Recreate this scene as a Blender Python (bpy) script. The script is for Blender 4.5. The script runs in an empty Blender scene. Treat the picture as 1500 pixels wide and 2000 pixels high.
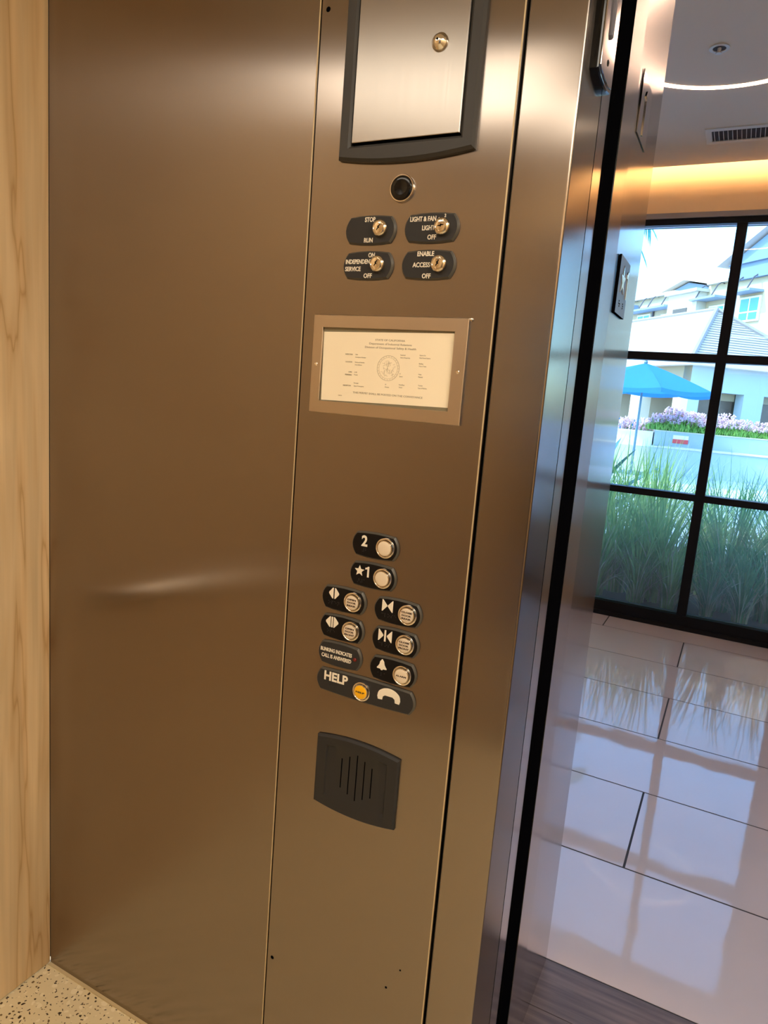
import bpy, bmesh, math, random
from mathutils import Vector, Matrix
PI = math.pi
random.seed(7)
scene = bpy.context.scene
COL = scene.collection

# ------------------------------------------------------------------ colours
def lin(c):
    return c/12.92 if c <= 0.04045 else ((c+0.055)/1.055)**2.4
def rgb(r, g, b):
    return (lin(r/255), lin(g/255), lin(b/255), 1.0)

# ------------------------------------------------------------------ materials
def new_mat(name):
    m = bpy.data.materials.new(name); m.use_nodes = True
    nt = m.node_tree
    b = nt.nodes['Principled BSDF']
    return m, nt, b
def simple(name, col, rough=0.5, metal=0.0, spec=0.5, coat=0.0, emit=None, estr=0.0, var=0.0, vscale=40):
    m, nt, b = new_mat(name)
    b.inputs['Base Color'].default_value = col
    b.inputs['Roughness'].default_value = rough
    b.inputs['Metallic'].default_value = metal
    b.inputs['Specular IOR Level'].default_value = spec
    b.inputs['Coat Weight'].default_value = coat
    if emit:
        b.inputs['Emission Color'].default_value = emit
        b.inputs['Emission Strength'].default_value = estr
    if var > 0:
        tc = nt.nodes.new('ShaderNodeTexCoord'); n = nt.nodes.new('ShaderNodeTexNoise')
        n.inputs['Scale'].default_value = vscale; n.inputs['Detail'].default_value = 4
        nt.links.new(tc.outputs['Object'], n.inputs['Vector'])
        r = nt.nodes.new('ShaderNodeMapRange')
        r.inputs['To Min'].default_value = 1-var; r.inputs['To Max'].default_value = 1+var
        nt.links.new(n.outputs['Fac'], r.inputs['Value'])
        mx = nt.nodes.new('ShaderNodeVectorMath'); mx.operation = 'SCALE'
        mx.inputs[0].default_value = col[:3]
        nt.links.new(r.outputs['Result'], mx.inputs['Scale'])
        nt.links.new(mx.outputs['Vector'], b.inputs['Base Color'])
    return m
def steel(name, col, rough, aniso, grain=0.05, wave=0.0, fscale=(900, 900, 3)):
    """brushed stainless steel, vertical grain: reflections smear sideways"""
    m, nt, b = new_mat(name)
    b.inputs['Metallic'].default_value = 1.0
    b.inputs['Anisotropic'].default_value = aniso
    N = nt.nodes; L = nt.links
    geo = N.new('ShaderNodeNewGeometry')
    cr = N.new('ShaderNodeVectorMath'); cr.operation = 'CROSS_PRODUCT'
    L.new(geo.outputs['Normal'], cr.inputs[0]); cr.inputs[1].default_value = (0, 0, 1)
    L.new(cr.outputs['Vector'], b.inputs['Tangent'])
    mp = N.new('ShaderNodeMapping'); mp.inputs['Scale'].default_value = fscale
    L.new(geo.outputs['Position'], mp.inputs['Vector'])
    n = N.new('ShaderNodeTexNoise'); n.inputs['Scale'].default_value = 1; n.inputs['Detail'].default_value = 3
    L.new(mp.outputs['Vector'], n.inputs['Vector'])
    r = N.new('ShaderNodeMapRange')
    r.inputs['To Min'].default_value = rough*(1-.12); r.inputs['To Max'].default_value = rough*(1+.12)
    L.new(n.outputs['Fac'], r.inputs['Value']); L.new(r.outputs['Result'], b.inputs['Roughness'])
    r2 = N.new('ShaderNodeMapRange')
    r2.inputs['To Min'].default_value = 1-grain; r2.inputs['To Max'].default_value = 1+grain
    L.new(n.outputs['Fac'], r2.inputs['Value'])
    sc = N.new('ShaderNodeVectorMath'); sc.operation = 'SCALE'; sc.inputs[0].default_value = col[:3]
    L.new(r2.outputs['Result'], sc.inputs['Scale']); L.new(sc.outputs['Vector'], b.inputs['Base Color'])
    if wave > 0:
        mp2 = N.new('ShaderNodeMapping'); mp2.inputs['Scale'].default_value = (1.6, 1.6, 2.4)
        L.new(geo.outputs['Position'], mp2.inputs['Vector'])
        n2 = N.new('ShaderNodeTexNoise'); n2.inputs['Scale'].default_value = 1; n2.inputs['Detail'].default_value = 0
        L.new(mp2.outputs['Vector'], n2.inputs['Vector'])
        bp = N.new('ShaderNodeBump'); bp.inputs['Strength'].default_value = 1; bp.inputs['Distance'].default_value = wave
        L.new(n2.outputs['Fac'], bp.inputs['Height']); L.new(bp.outputs['Normal'], b.inputs['Normal'])
    return m

STEEL_COL = (0.315, 0.270, 0.236)
M = {}
M['steel'] = steel('brushed_steel', STEEL_COL, 0.22, 0.97, 0.012, wave=0.002)
M['steel_door'] = steel('brushed_steel_door', (0.38, 0.345, 0.31), 0.34, 0.90, 0.012)
M['steel_jamb'] = steel('brushed_steel_jamb', (0.54, 0.505, 0.49), 0.13, 0.93, 0.01)
M['steel_frame'] = simple('brushed_steel_frame', (0.56, 0.485, 0.41, 1), 0.33, 1.0)
M['steel_edge'] = simple('polished_edge', (0.80, 0.74, 0.64, 1), 0.30, 1.0)
M['chrome'] = simple('chrome', (0.85, 0.80, 0.72, 1), 0.13, 1.0)
M['brass'] = simple('key_barrel_metal', (0.80, 0.72, 0.60, 1), 0.10, 1.0)
M['polish'] = simple('polished_plate', (0.62, 0.58, 0.56, 1), 0.07, 1.0)
M['signgrey'] = simple('sign_plate_grey', rgb(108, 110, 124), 0.45, 0.0)
M['black'] = simple('black_gap', (0.003, 0.003, 0.004, 1), 1.0, spec=0.0)
M['blackgloss'] = simple('black_gloss', (0.004, 0.004, 0.004, 1), 0.12, spec=0.35)
M['charcoal'] = simple('charcoal_plastic', rgb(46, 46, 47), 0.5, spec=0.3, var=.06, vscale=900)
M['plate_edge'] = simple('plate_edge_plastic', rgb(78, 76, 70), 0.38, spec=0.5)
M['plate_black'] = simple('plate_black', (0.007, 0.006, 0.006, 1), 0.5, spec=0.16)
M['cab_frame'] = simple('cabinet_frame_plastic', rgb(60, 60, 60), 0.45, spec=0.35, var=.05, vscale=700)
M['white'] = simple('white_marking', rgb(244, 236, 218), 0.5)
M['cap'] = simple('button_lens', rgb(232, 216, 190), 0.32, spec=0.5, coat=.3)
M['cap_steel'] = simple('button_cap_steel', (0.86, 0.76, 0.62, 1), 0.42, 0.35)
M['yellow'] = simple('button_yellow', rgb(255, 190, 14), 0.35, coat=.3)
M['ink'] = simple('button_ink', (0.05, 0.028, 0.015, 1), 0.6)
M['led'] = simple('red_led', (0.16, 0.008, 0.006, 1), 0.25)
M['paper'] = simple('permit_paper', rgb(252, 240, 212), 0.75)
M['print'] = simple('grey_print', rgb(150, 138, 112), 0.8)
M['print2'] = simple('pale_print', rgb(205, 193, 163), 0.8)
M['backing'] = simple('frame_backing', rgb(140, 134, 112), 0.45, 0.4, var=.15, vscale=600)
M['ceil'] = simple('lobby_ceiling_paint', rgb(242, 226, 206), 0.85)
M['carceil'] = simple('car_ceiling', (0.86, 0.82, 0.75, 1), 0.6)
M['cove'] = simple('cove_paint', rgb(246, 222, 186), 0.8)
M['vent'] = simple('vent_metal', rgb(222, 216, 206), 0.5)
M['duct'] = simple('duct_dark', rgb(70, 55, 52), 0.8)
M['alu'] = simple('window_aluminium', (0.007, 0.006, 0.009, 1), 0.5, 0.0, spec=0.2)
M['trimgrey'] = simple('window_head_trim', rgb(150, 150, 158), 0.45)
M['wallpaint'] = simple('lobby_wall_paint', rgb(216, 190, 160), 0.8)
M['edging'] = simple('pale_edging', rgb(206, 186, 144), .5)
M['lip'] = simple('pale_highlight_metal', rgb(214, 196, 160), .5, .5)  # strips beside the seams, edge highlight put into the pale colour
M['sill'] = simple('door_sill_metal', (0.45, 0.43, 0.4, 1), 0.35, 1.0)

def wood_mat():
    m, nt, b = new_mat('maple_veneer')
    N = nt.nodes; L = nt.links
    geo = N.new('ShaderNodeNewGeometry')
    mp = N.new('ShaderNodeMapping'); mp.inputs['Scale'].default_value = (1.0, 7.5, 0.55); mp.inputs['Location'].default_value = (0, .37, .2)
    L.new(geo.outputs['Position'], mp.inputs['Vector'])
    n = N.new('ShaderNodeTexNoise'); n.inputs['Scale'].default_value = 2.2; n.inputs['Detail'].default_value = 2.5; n.inputs['Distortion'].default_value = .6
    L.new(mp.outputs['Vector'], n.inputs['Vector'])
    mul = N.new('ShaderNodeMath'); mul.operation = 'MULTIPLY'; mul.inputs[1].default_value = 7.0
    L.new(n.outputs['Fac'], mul.inputs[0])
    fr = N.new('ShaderNodeMath'); fr.operation = 'PINGPONG'; fr.inputs[1].default_value = 1.0
    L.new(mul.outputs[0], fr.inputs[0])
    cr = N.new('ShaderNodeValToRGB'); e = cr.color_ramp.elements
    e[0].position = 0.0; e[0].color = rgb(196, 160, 112); e[1].position = 1.0; e[1].color = rgb(234, 208, 166)
    x = cr.color_ramp.elements.new(.10); x.color = rgb(216, 184, 138)
    x = cr.color_ramp.elements.new(.45); x.color = rgb(228, 200, 156)
    L.new(fr.outputs[0], cr.inputs['Fac'])
    mp2 = N.new('ShaderNodeMapping'); mp2.inputs['Scale'].default_value = (30, 260, 4.0)
    L.new(geo.outputs['Position'], mp2.inputs['Vector'])
    n2 = N.new('ShaderNodeTexNoise'); n2.inputs['Scale'].default_value = 1; n2.inputs['Detail'].default_value = 3
    L.new(mp2.outputs['Vector'], n2.inputs['Vector'])
    mx = N.new('ShaderNodeMix'); mx.data_type = 'RGBA'; mx.blend_type = 'MULTIPLY'; mx.inputs['Factor'].default_value = 0.10
    L.new(cr.outputs['Color'], mx.inputs[6]); L.new(n2.outputs['Fac'], mx.inputs[7])
    mp3 = N.new('ShaderNodeMapping'); mp3.inputs['Scale'].default_value = (1, 26, 1.3)
    L.new(geo.outputs['Position'], mp3.inputs['Vector'])
    n3 = N.new('ShaderNodeTexNoise'); n3.inputs['Scale'].default_value = 1; n3.inputs['Detail'].default_value = 2
    L.new(mp3.outputs['Vector'], n3.inputs['Vector'])
    r3 = N.new('ShaderNodeMapRange'); r3.inputs['From Min'].default_value = .3; r3.inputs['From Max'].default_value = .7
    r3.inputs['To Min'].default_value = .80; r3.inputs['To Max'].default_value = 1.1
    L.new(n3.outputs['Fac'], r3.inputs['Value'])
    sc = N.new('ShaderNodeVectorMath'); sc.operation = 'SCALE'
    L.new(mx.outputs[2], sc.inputs[0]); L.new(r3.outputs['Result'], sc.inputs['Scale'])
    L.new(sc.outputs['Vector'], b.inputs['Base Color'])
    b.inputs['Roughness'].default_value = 0.42
    return m
M['wood'] = wood_mat()

def terrazzo():
    m, nt, b = new_mat('terrazzo')
    N = nt.nodes; L = nt.links
    geo = N.new('ShaderNodeNewGeometry')
    base = rgb(232, 216, 176)
    prev = None
    col = N.new('ShaderNodeRGB'); col.outputs[0].default_value = base
    prev = col.outputs[0]
    for sc, th, c, loc in ((90, .17, rgb(60, 46, 24), 0), (60, .10, rgb(120, 96, 58), 3.1), (60, .22, rgb(244, 230, 196), 8.3)):
        mp = N.new('ShaderNodeMapping'); mp.inputs['Location'].default_value = (loc, loc, 0)
        L.new(geo.outputs['Position'], mp.inputs['Vector'])
        nz = N.new('ShaderNodeTexNoise'); nz.inputs['Scale'].default_value = sc*1.3; nz.inputs['Detail'].default_value = 1
        L.new(mp.outputs['Vector'], nz.inputs['Vector'])
        ad = N.new('ShaderNodeVectorMath'); ad.operation = 'MULTIPLY_ADD'
        L.new(nz.outputs['Color'], ad.inputs[0]); ad.inputs[1].default_value = (.012, .012, .012); L.new(mp.outputs['Vector'], ad.inputs[2])
        v = N.new('ShaderNodeTexVoronoi'); v.voronoi_dimensions = '2D'; v.inputs['Scale'].default_value = sc
        L.new(ad.outputs['Vector'], v.inputs['Vector'])
        sep = N.new('ShaderNodeSeparateColor'); L.new(v.outputs['Color'], sep.inputs[0])
        mt = N.new('ShaderNodeMath'); mt.operation = 'MULTIPLY'; mt.inputs[1].default_value = th*2.6
        L.new(sep.outputs[0], mt.inputs[0])
        mt2 = N.new('ShaderNodeMath'); mt2.operation = 'SUBTRACT'; mt2.inputs[1].default_value = th*.9
        L.new(mt.outputs[0], mt2.inputs[0]); mt = mt2
        lt = N.new('ShaderNodeMath'); lt.operation = 'LESS_THAN'
        L.new(v.outputs['Distance'], lt.inputs[0]); L.new(mt.outputs[0], lt.inputs[1])
        mx = N.new('ShaderNodeMix'); mx.data_type = 'RGBA'
        L.new(lt.outputs[0], mx.inputs['Factor']); L.new(prev, mx.inputs[6]); mx.inputs[7].default_value = c
        prev = mx.outputs[2]
    L.new(prev, b.inputs['Base Color']); b.inputs['Roughness'].default_value = .35
    return m
M['terrazzo'] = terrazzo()

def lobby_floor_mat():
    m, nt, b = new_mat('polished_tile')
    N = nt.nodes; L = nt.links
    geo = N.new('ShaderNodeNewGeometry')
    mp = N.new('ShaderNodeMapping'); mp.inputs['Location'].default_value = (0, 0, 0)
    L.new(geo.outputs['Position'], mp.inputs['Vector'])
    n = N.new('ShaderNodeTexNoise'); n.inputs['Scale'].default_value = 1.6; n.inputs['Detail'].default_value = 3
    L.new(geo.outputs['Position'], n.inputs['Vector'])
    cr = N.new('ShaderNodeValToRGB'); e = cr.color_ramp.elements
    e[0].position = .3; e[0].color = rgb(208, 202, 212); e[1].position = .7; e[1].color = rgb(216, 210, 220)
    L.new(n.outputs['Fac'], cr.inputs['Fac'])
    L.new(cr.outputs['Color'], b.inputs['Base Color'])
    b.inputs['Roughness'].default_value = .045
    b.inputs['Specular IOR Level'].default_value = .62
    n2 = N.new('ShaderNodeTexNoise'); n2.inputs['Scale'].default_value = 7; n2.inputs['Detail'].default_value = 1
    L.new(geo.outputs['Position'], n2.inputs['Vector'])
    bp = N.new('ShaderNodeBump'); bp.inputs['Distance'].default_value = .0006; bp.inputs['Strength'].default_value = 1
    L.new(n2.outputs['Fac'], bp.inputs['Height']); L.new(bp.outputs['Normal'], b.inputs['Normal'])
    return m
M['tile'] = lobby_floor_mat()
M['grout'] = simple('grout', rgb(60, 60, 68), 0.8)

def woodtile_mat():
    m, nt, b = new_mat('wood_look_tile')
    N = nt.nodes; L = nt.links
    geo = N.new('ShaderNodeNewGeometry')
    mp = N.new('ShaderNodeMapping'); mp.inputs['Scale'].default_value = (2.2, 34, 1)
    L.new(geo.outputs['Position'], mp.inputs['Vector'])
    n = N.new('ShaderNodeTexNoise'); n.inputs['Scale'].default_value = 1.6; n.inputs['Detail'].default_value = 6
    L.new(mp.outputs['Vector'], n.inputs['Vector'])
    cr = N.new('ShaderNodeValToRGB'); e = cr.color_ramp.elements
    e[0].position = .32; e[0].color = rgb(82, 72, 74); e[1].position = .7; e[1].color = rgb(128, 112, 108)
    L.new(n.outputs['Fac'], cr.inputs['Fac']); L.new(cr.outputs['Color'], b.inputs['Base Color'])
    b.inputs['Roughness'].default_value = .42
    return m
M['woodtile'] = woodtile_mat()

def glass_mat(name, haze=0.0, tint=(0.9, 0.97, 0.97, 1)):
    m, nt, b = new_mat(name)
    N = nt.nodes; L = nt.links
    N.remove(b); out = N['Material Output']
    tr = N.new('ShaderNodeBsdfTransparent'); tr.inputs[0].default_value = tint
    gl = N.new('ShaderNodeBsdfGlossy'); gl.inputs['Roughness'].default_value = .01
    fr = N.new('ShaderNodeFresnel'); fr.inputs['IOR'].default_value = 1.5
    mx = N.new('ShaderNodeMixShader'); L.new(fr.outputs[0], mx.inputs[0]); L.new(tr.outputs[0], mx.inputs[1]); L.new(gl.outputs[0], mx.inputs[2])
    last = mx.outputs[0]
    if haze > 0:
        df = N.new('ShaderNodeBsdfDiffuse'); df.inputs[0].default_value = (.45, .5, .55, 1)
        tl = N.new('ShaderNodeBsdfTranslucent'); tl.inputs[0].default_value = (.45, .5, .55, 1)
        ad = N.new('ShaderNodeMixShader'); L.new(df.outputs[0], ad.inputs[1]); L.new(tl.outputs[0], ad.inputs[2])
        m2 = N.new('ShaderNodeMixShader'); m2.inputs[0].default_value = haze
        L.new(last, m2.inputs[1]); L.new(ad.outputs[0], m2.inputs[2]); last = m2.outputs[0]
    L.new(last, out.inputs['Surface'])
    return m
M['glass'] = glass_mat('window_glass')
M['glass_low'] = glass_mat('veiled_glass', .14)  # pale haze mixed in for the veiling reflections on the lower panes

def leaf_mat(name, c1, c2, rough=.5, transl=.35):
    m, nt, b = new_mat(name)
    N = nt.nodes; L = nt.links
    geo = N.new('ShaderNodeNewGeometry')
    n = N.new('ShaderNodeTexNoise'); n.inputs['Scale'].default_value = 9; n.inputs['Detail'].default_value = 2
    L.new(geo.outputs['Position'], n.inputs['Vector'])
    cr = N.new('ShaderNodeValToRGB'); e = cr.color_ramp.elements
    e[0].position = .35; e[0].color = c1; e[1].position = .65; e[1].color = c2
    L.new(n.outputs['Fac'], cr.inputs['Fac']); L.new(cr.outputs['Color'], b.inputs['Base Color'])
    b.inputs['Roughness'].default_value = rough
    tl = N.new('ShaderNodeBsdfTranslucent'); L.new(cr.outputs['Color'], tl.inputs[0])
    mx = N.new('ShaderNodeMixShader'); mx.inputs[0].default_value = transl
    L.new(b.outputs[0], mx.inputs[1]); L.new(tl.outputs[0], mx.inputs[2]); L.new(mx.outputs[0], N['Material Output'].inputs['Surface'])
    return m
M['grass'] = leaf_mat('strap_leaf_green', rgb(132, 176, 100), rgb(186, 214, 140))
M['grass_dark'] = leaf_mat('strap_leaf_dark', rgb(88, 148, 98), rgb(146, 188, 130))
M['grass_dry'] = leaf_mat('strap_leaf_dry', rgb(186, 176, 140), rgb(220, 214, 190))
M['agave'] = leaf_mat('agave_leaf', rgb(54, 110, 120), rgb(86, 142, 148), .45, .1)
M['palm'] = leaf_mat('palm_leaf', rgb(62, 150, 150), rgb(96, 180, 170), .45, .3)
M['flower'] = leaf_mat('lavender_flower', rgb(238, 200, 214), rgb(252, 236, 238), .6, .5)
M['flower_leaf'] = leaf_mat('flower_foliage', rgb(92, 150, 58), rgb(150, 196, 90), .6, .3)
M['soil'] = simple('garden_soil', rgb(84, 70, 66), 0.95, var=.35, vscale=8)
M['trunk'] = simple('palm_trunk', rgb(120, 100, 80), 0.9, var=.3, vscale=14)
M['paving'] = simple('pale_paving', rgb(190, 196, 214), 0.8, var=.05, vscale=1.5)
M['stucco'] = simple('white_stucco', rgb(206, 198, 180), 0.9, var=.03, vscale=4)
M['stucco2'] = simple('cream_stucco', rgb(188, 170, 140), 0.9, var=.03, vscale=3)
M['stucco_shade'] = simple('shaded_stucco', rgb(160, 174, 182), 0.9, var=.03, vscale=3)  # stucco with the bluish tone of shade put into its colour
M['bluegrey'] = simple('blue_grey_cladding', rgb(120, 140, 165), 0.8)
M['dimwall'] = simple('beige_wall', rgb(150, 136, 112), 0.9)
M['opening'] = simple('arcade_window', rgb(92, 78, 68), 0.35, var=.45, vscale=1.6)
M['winblue'] = simple('far_window_glass', rgb(70, 150, 176), 0.15, spec=.6)
M['white_trim'] = simple('white_window_trim', rgb(236, 236, 232), .6)
M['awning'] = simple('steel_awning', rgb(140, 160, 180), .5)
M['darkmetal'] = simple('dark_bracket', rgb(86, 84, 92), .6)
M['canvas'] = leaf_mat('blue_canvas', rgb(56, 138, 214), rgb(58, 140, 216), .8, .5)
M['pole'] = simple('umbrella_pole', rgb(90, 120, 126), .4, .3)
M['red'] = simple('sign_red', rgb(214, 70, 70), .6)

def roof_mat():
    m, nt, b = new_mat('roof_tiles')
    b.inputs['Base Color'].default_value = rgb(206, 196, 186)
    b.inputs['Roughness'].default_value = .8
    return m
M['roof'] = roof_mat()
M['course'] = simple('tile_course_edge', rgb(150, 140, 136), .8)

# ------------------------------------------------------------------ object helpers
WL = {}
def tag(o, label=None, cat=None, group=None, kind=None):
    if label: o['label'] = label
    if cat: o['category'] = cat
    if group: o['group'] = group
    if kind: o['kind'] = kind
    return o
def empty(name, loc, label=None, cat=None, group=None):
    o = bpy.data.objects.new(name, None); COL.objects.link(o)
    o.empty_display_size = .05; o.location = loc; WL[o] = Vector(loc)
    return tag(o, label, cat, group)
def link(name, bm, mat, parent=None, smooth=None, origin=None):
    """bm is in world coordinates; the object gets its origin at its own base"""
    bm.normal_update()
    xs = [v.co for v in bm.verts]
    mn = Vector([min(c[i] for c in xs) for i in range(3)]); mx = Vector([max(c[i] for c in xs) for i in range(3)])
    org = Vector(origin) if origin is not None else Vector(((mn.x+mx.x)/2, (mn.y+mx.y)/2, mn.z))
    for v in bm.verts: v.co -= org
    me = bpy.data.meshes.new(name); bm.to_mesh(me); bm.free()
    mats = mat if isinstance(mat, (list, tuple)) else [mat]
    for k in mats: me.materials.append(M[k] if isinstance(k, str) else k)
    if smooth is not None:
        me.shade_smooth()
        if smooth < 180:
            b2 = bmesh.new(); b2.from_mesh(me)
            for e in b2.edges:
                if len(e.link_faces) == 2 and e.calc_face_angle(0) > math.radians(smooth): e.smooth = False
            b2.to_mesh(me); b2.free()
    o = bpy.data.objects.new(name, me); COL.objects.link(o)
    WL[o] = org
    if parent is not None:
        o.parent = parent; o.location = org - WL[parent]
    else:
        o.location = org
    return o
def copy_tree(o, loc, rz=0, sc=1.0, label=None):
    c = o.copy(); COL.objects.link(c); c.location = loc; c.rotation_euler = (0, 0, rz); c.scale = (sc, sc, sc)
    if label: c['label'] = label
    for ch in o.children:
        d = ch.copy(); COL.objects.link(d); d.parent = c
        for g in ch.children:
            h = g.copy(); COL.objects.link(h); h.parent = d
    return c

class Fr:
    """a local frame: u right, v up, w towards the viewer"""
    def __init__(s, O, U, V, W):
        s.O, s.U, s.V, s.W = Vector(O), Vector(U), Vector(V), Vector(W)
    def __call__(s, u, v, w=0): return s.O + s.U*u + s.V*v + s.W*w
    def flip(s): return s.U.cross(s.V).dot(s.W) < 0

WORLD = Fr((0, 0, 0), (1, 0, 0), (0, 1, 0), (0, 0, 1))
WALL = Fr((0, 0, 0), (1, 0, 0), (0, 0, 1), (0, -1, 0))        # front wall of the car
PAN = Fr((-.2535, -.0015, 0), (1, 0, 0), (0, 0, 1), (0, -1, 0))   # centre line of the control panel
JAM = Fr((0, 0, 0), (0, 1, 0), (0, 0, 1), (1, 0, 0))          # jamb side

def face(bm, vs, flip=False, mi=0):
    if flip: vs = vs[::-1]
    try:
        f = bm.faces.new(vs); f.material_index = mi; return f
    except ValueError:
        return None
def box(bm, F, u0, u1, v0, v1, w0, w1, mi=0):
    P = [bm.verts.new(F(u, v, w)) for w in (w0, w1) for v in (v0, v1) for u in (u0, u1)]
    fl = F.flip()
    for q in ((0, 2, 3, 1), (4, 5, 7, 6), (0, 1, 5, 4), (2, 6, 7, 3), (0, 4, 6, 2), (1, 3, 7, 5)):
        face(bm, [P[i] for i in q], fl, mi)
def mark_bevels(bm, mi=1):
    bm.normal_update()
    for f in bm.faces:
        if max(abs(c) for c in f.normal) < .995: f.material_index = mi
def bevel_all(bm, r, seg=2, ang=30):
    es = [e for e in bm.edges if len(e.link_faces) == 2 and e.calc_face_angle(0) > math.radians(ang)]
    bmesh.ops.bevel(bm, geom=es, offset=r, segments=seg, affect='EDGES', profile=.6)
def loops(bm, F, rings, cap0=True, cap1=True, mis=None):
    """rings: list of closed outlines [(u,v)...],w ; builds a lofted solid"""
    R = [[bm.verts.new(F(u, v, w)) for u, v in pts] for pts, w in rings]
    fl = F.flip(); n = len(R[0])
    for k in range(len(R)-1):
        for i in range(n):
            j = (i+1) % n
            face(bm, [R[k][i], R[k][j], R[k+1][j], R[k+1][i]], fl, mis[k] if mis else 0)
    if cap0: face(bm, R[0][::-1], fl, mis[0] if mis else 0)
    if cap1: face(bm, R[-1], fl, mis[-1] if mis else 0)
def circ(cx, cy, r, n=32): return [(cx+r*math.cos(2*PI*i/n), cy+r*math.sin(2*PI*i/n)) for i in range(n)]
def lathe(bm, F, cu, cv, prof, n=40, cap0=False, cap1=True, mis=None):
    loops(bm, F, [(circ(cu, cv, r, n), w) for r, w in prof], cap0, cap1, mis)
def offs(pts, d):
    """inset an outline (ccw) by d"""
    n = len(pts); out = []
    for i in range(n):
        p0, p1, p2 = Vector(pts[i-1]), Vector(pts[i]), Vector(pts[(i+1) % n])
        a = (p1-p0).normalized(); b = (p2-p1).normalized()
        na = Vector((-a.y, a.x)); nb = Vector((-b.y, b.x))
        k = na+nb; L = k.length_squared
        v = k*(2*d/L) if L > .3 else na*d
        out.append(tuple(p1+v))
    return out
def prism(bm, F, pts, w0, w1, ch=0.0, mi=0):
    ar = sum(pts[i-1][0]*pts[i][1]-pts[i][0]*pts[i-1][1] for i in range(len(pts)))
    if ar < 0: pts = pts[::-1]
    if ch > 0: loops(bm, F, [(pts, w0), (pts, w1-ch), (offs(pts, ch), w1)], mis=[mi]*3)
    else: loops(bm, F, [(pts, w0), (pts, w1)], mis=[mi]*2)
def plate_outline(cu, cv, w, h, corner=.016, bulge=.0025, n=8, m=4):
    """plate with bowed ends, slightly bowed top and bottom and four soft corners"""
    hw = w/2; hh = h/2
    pts = []
    def arc(p, q, b, n):
        P, Q = Vector(p), Vector(q); d = Q-P; nn = Vector((d.y, -d.x)).normalized()
        return [tuple(P+d*(i/n)+nn*(4*b*(i/n)*(1-i/n))) for i in range(n)]
    c = corner*.5; y = hh-bulge
    pts += arc((-hw+c, -y), (hw-c, -y), bulge, m)
    pts += arc((hw-c, -y), (hw-c, y), c, n)
    pts += arc((hw-c, y), (-hw+c, y), bulge, m)
    pts += arc((-hw+c, y), (-hw+c, -y), c, n)
    return [(cu+a, cv+b) for a, b in pts]

TXT = {}
def text_mesh(s, emb=0.0):
    k = (s, emb)
    if k in TXT: return TXT[k]
    cu = bpy.data.curves.new('t', 'FONT'); cu.body = s; cu.size = 1; cu.offset = emb; cu.resolution_u = 3
    cu.fill_mode = 'NONE' if False else 'FRONT'; cu.space_character = 1.0
    ob = bpy.data.objects.new('t', cu); COL.objects.link(ob)
    dg = bpy.context.evaluated_depsgraph_get(); dg.update()
    me = bpy.data.meshes.new_from_object(ob.evaluated_get(dg))
    vs = [tuple(v.co)[:2] for v in me.vertices]; fs = [tuple(p.vertices) for p in me.polygons]
    bpy.data.objects.remove(ob); bpy.data.curves.remove(cu); bpy.data.meshes.remove(me)
    TXT[k] = (vs, fs); return TXT[k]
def text(bm, F, s, u0, u1, vc, h, w, depth=.0006, emb=.02, mi=0, align=None, rot=0.0, piv=(0, 0)):
    """lettering fitted between u0 and u1 with capital height h around vc; real raised solid letters"""
    vs, fs = text_mesh(s, emb)
    x0 = min(v[0] for v in vs); x1 = max(v[0] for v in vs)
    ref = text_mesh('H', emb)[0]
    y0 = min(v[1] for v in ref); y1 = max(v[1] for v in ref)
    sy = h/(y1-y0)
    if u1 is None: sx = sy*.86; 
    else: sx = (u1-u0)/(x1-x0)
    if align == 'c': u0 = u0-(x1-x0)*sx/2
    elif align == 'r': u0 = u0-(x1-x0)*sx
    c, sn = math.cos(rot), math.sin(rot)
    def tr(x, y, ww):
        u = u0+(x-x0)*sx; v = vc-h/2+(y-y0)*sy
        du, dv = u-piv[0], v-piv[1]
        return F(piv[0]+du*c-dv*sn, piv[1]+du*sn+dv*c, ww)
    top = [bm.verts.new(tr(x, y, w+depth)) for x, y in vs]
    bot = [bm.verts.new(tr(x, y, w)) for x, y in vs]
    fl = F.flip(); cnt = {}
    for f in fs:
        face(bm, [top[i] for i in f], fl, mi)
        for a, b in zip(f, f[1:]+f[:1]): cnt[(a, b)] = 1
    for (a, b) in cnt:
        if (b, a) not in cnt: face(bm, [bot[a], bot[b], top[b], top[a]], fl, mi)
def tube(bm, path, r, n=10, r_end=None, mi=0, caps=True):
    rings = []
    for i, p in enumerate(path):
        p = Vector(p)
        d = (Vector(path[min(i+1, len(path)-1)])-Vector(path[max(i-1, 0)])).normalized()
        up = Vector((0, 0, 1)) if abs(d.z) < .95 else Vector((1, 0, 0))
        a = d.cross(up).normalized(); b = a.cross(d)
        rr = r if r_end is None else r+(r_end-r)*i/(len(path)-1)
        rings.append([bm.verts.new(p+a*rr*math.cos(2*PI*k/n)+b*rr*math.sin(2*PI*k/n)) for k in range(n)])
    for k in range(len(rings)-1):
        for i in range(n):
            j = (i+1) % n
            face(bm, [rings[k][i], rings[k+1][i], rings[k+1][j], rings[k][j]], True, mi)
    if caps: face(bm, rings[0], False, mi); face(bm, rings[-1][::-1], False, mi)

def struct(name, bm, mat, parent=None, smooth=None):
    o = link(name, bm, mat, parent, smooth)
    if parent is None: o['kind'] = 'structure'
    return o
def B(): return bmesh.new()

# ================================================================== THE LIFT CAR
XL, XR, YB, ZC = -1.056, 1.32, -1.72, 2.36      # car inside faces
G = .0015
# floor of the car and the ground it meets
bm = B(); box(bm, WORLD, XL-.03, XR, YB, .105, -.04, 0); o = struct('floor', bm, 'terrazzo'); tag(o, 'speckled cream terrazzo floor of the lift car')
bm = B(); box(bm, WORLD, XL, XR, YB, .105, ZC, ZC+.04); o = struct('ceiling', bm, 'carceil'); tag(o, 'ceiling of the lift car')
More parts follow.
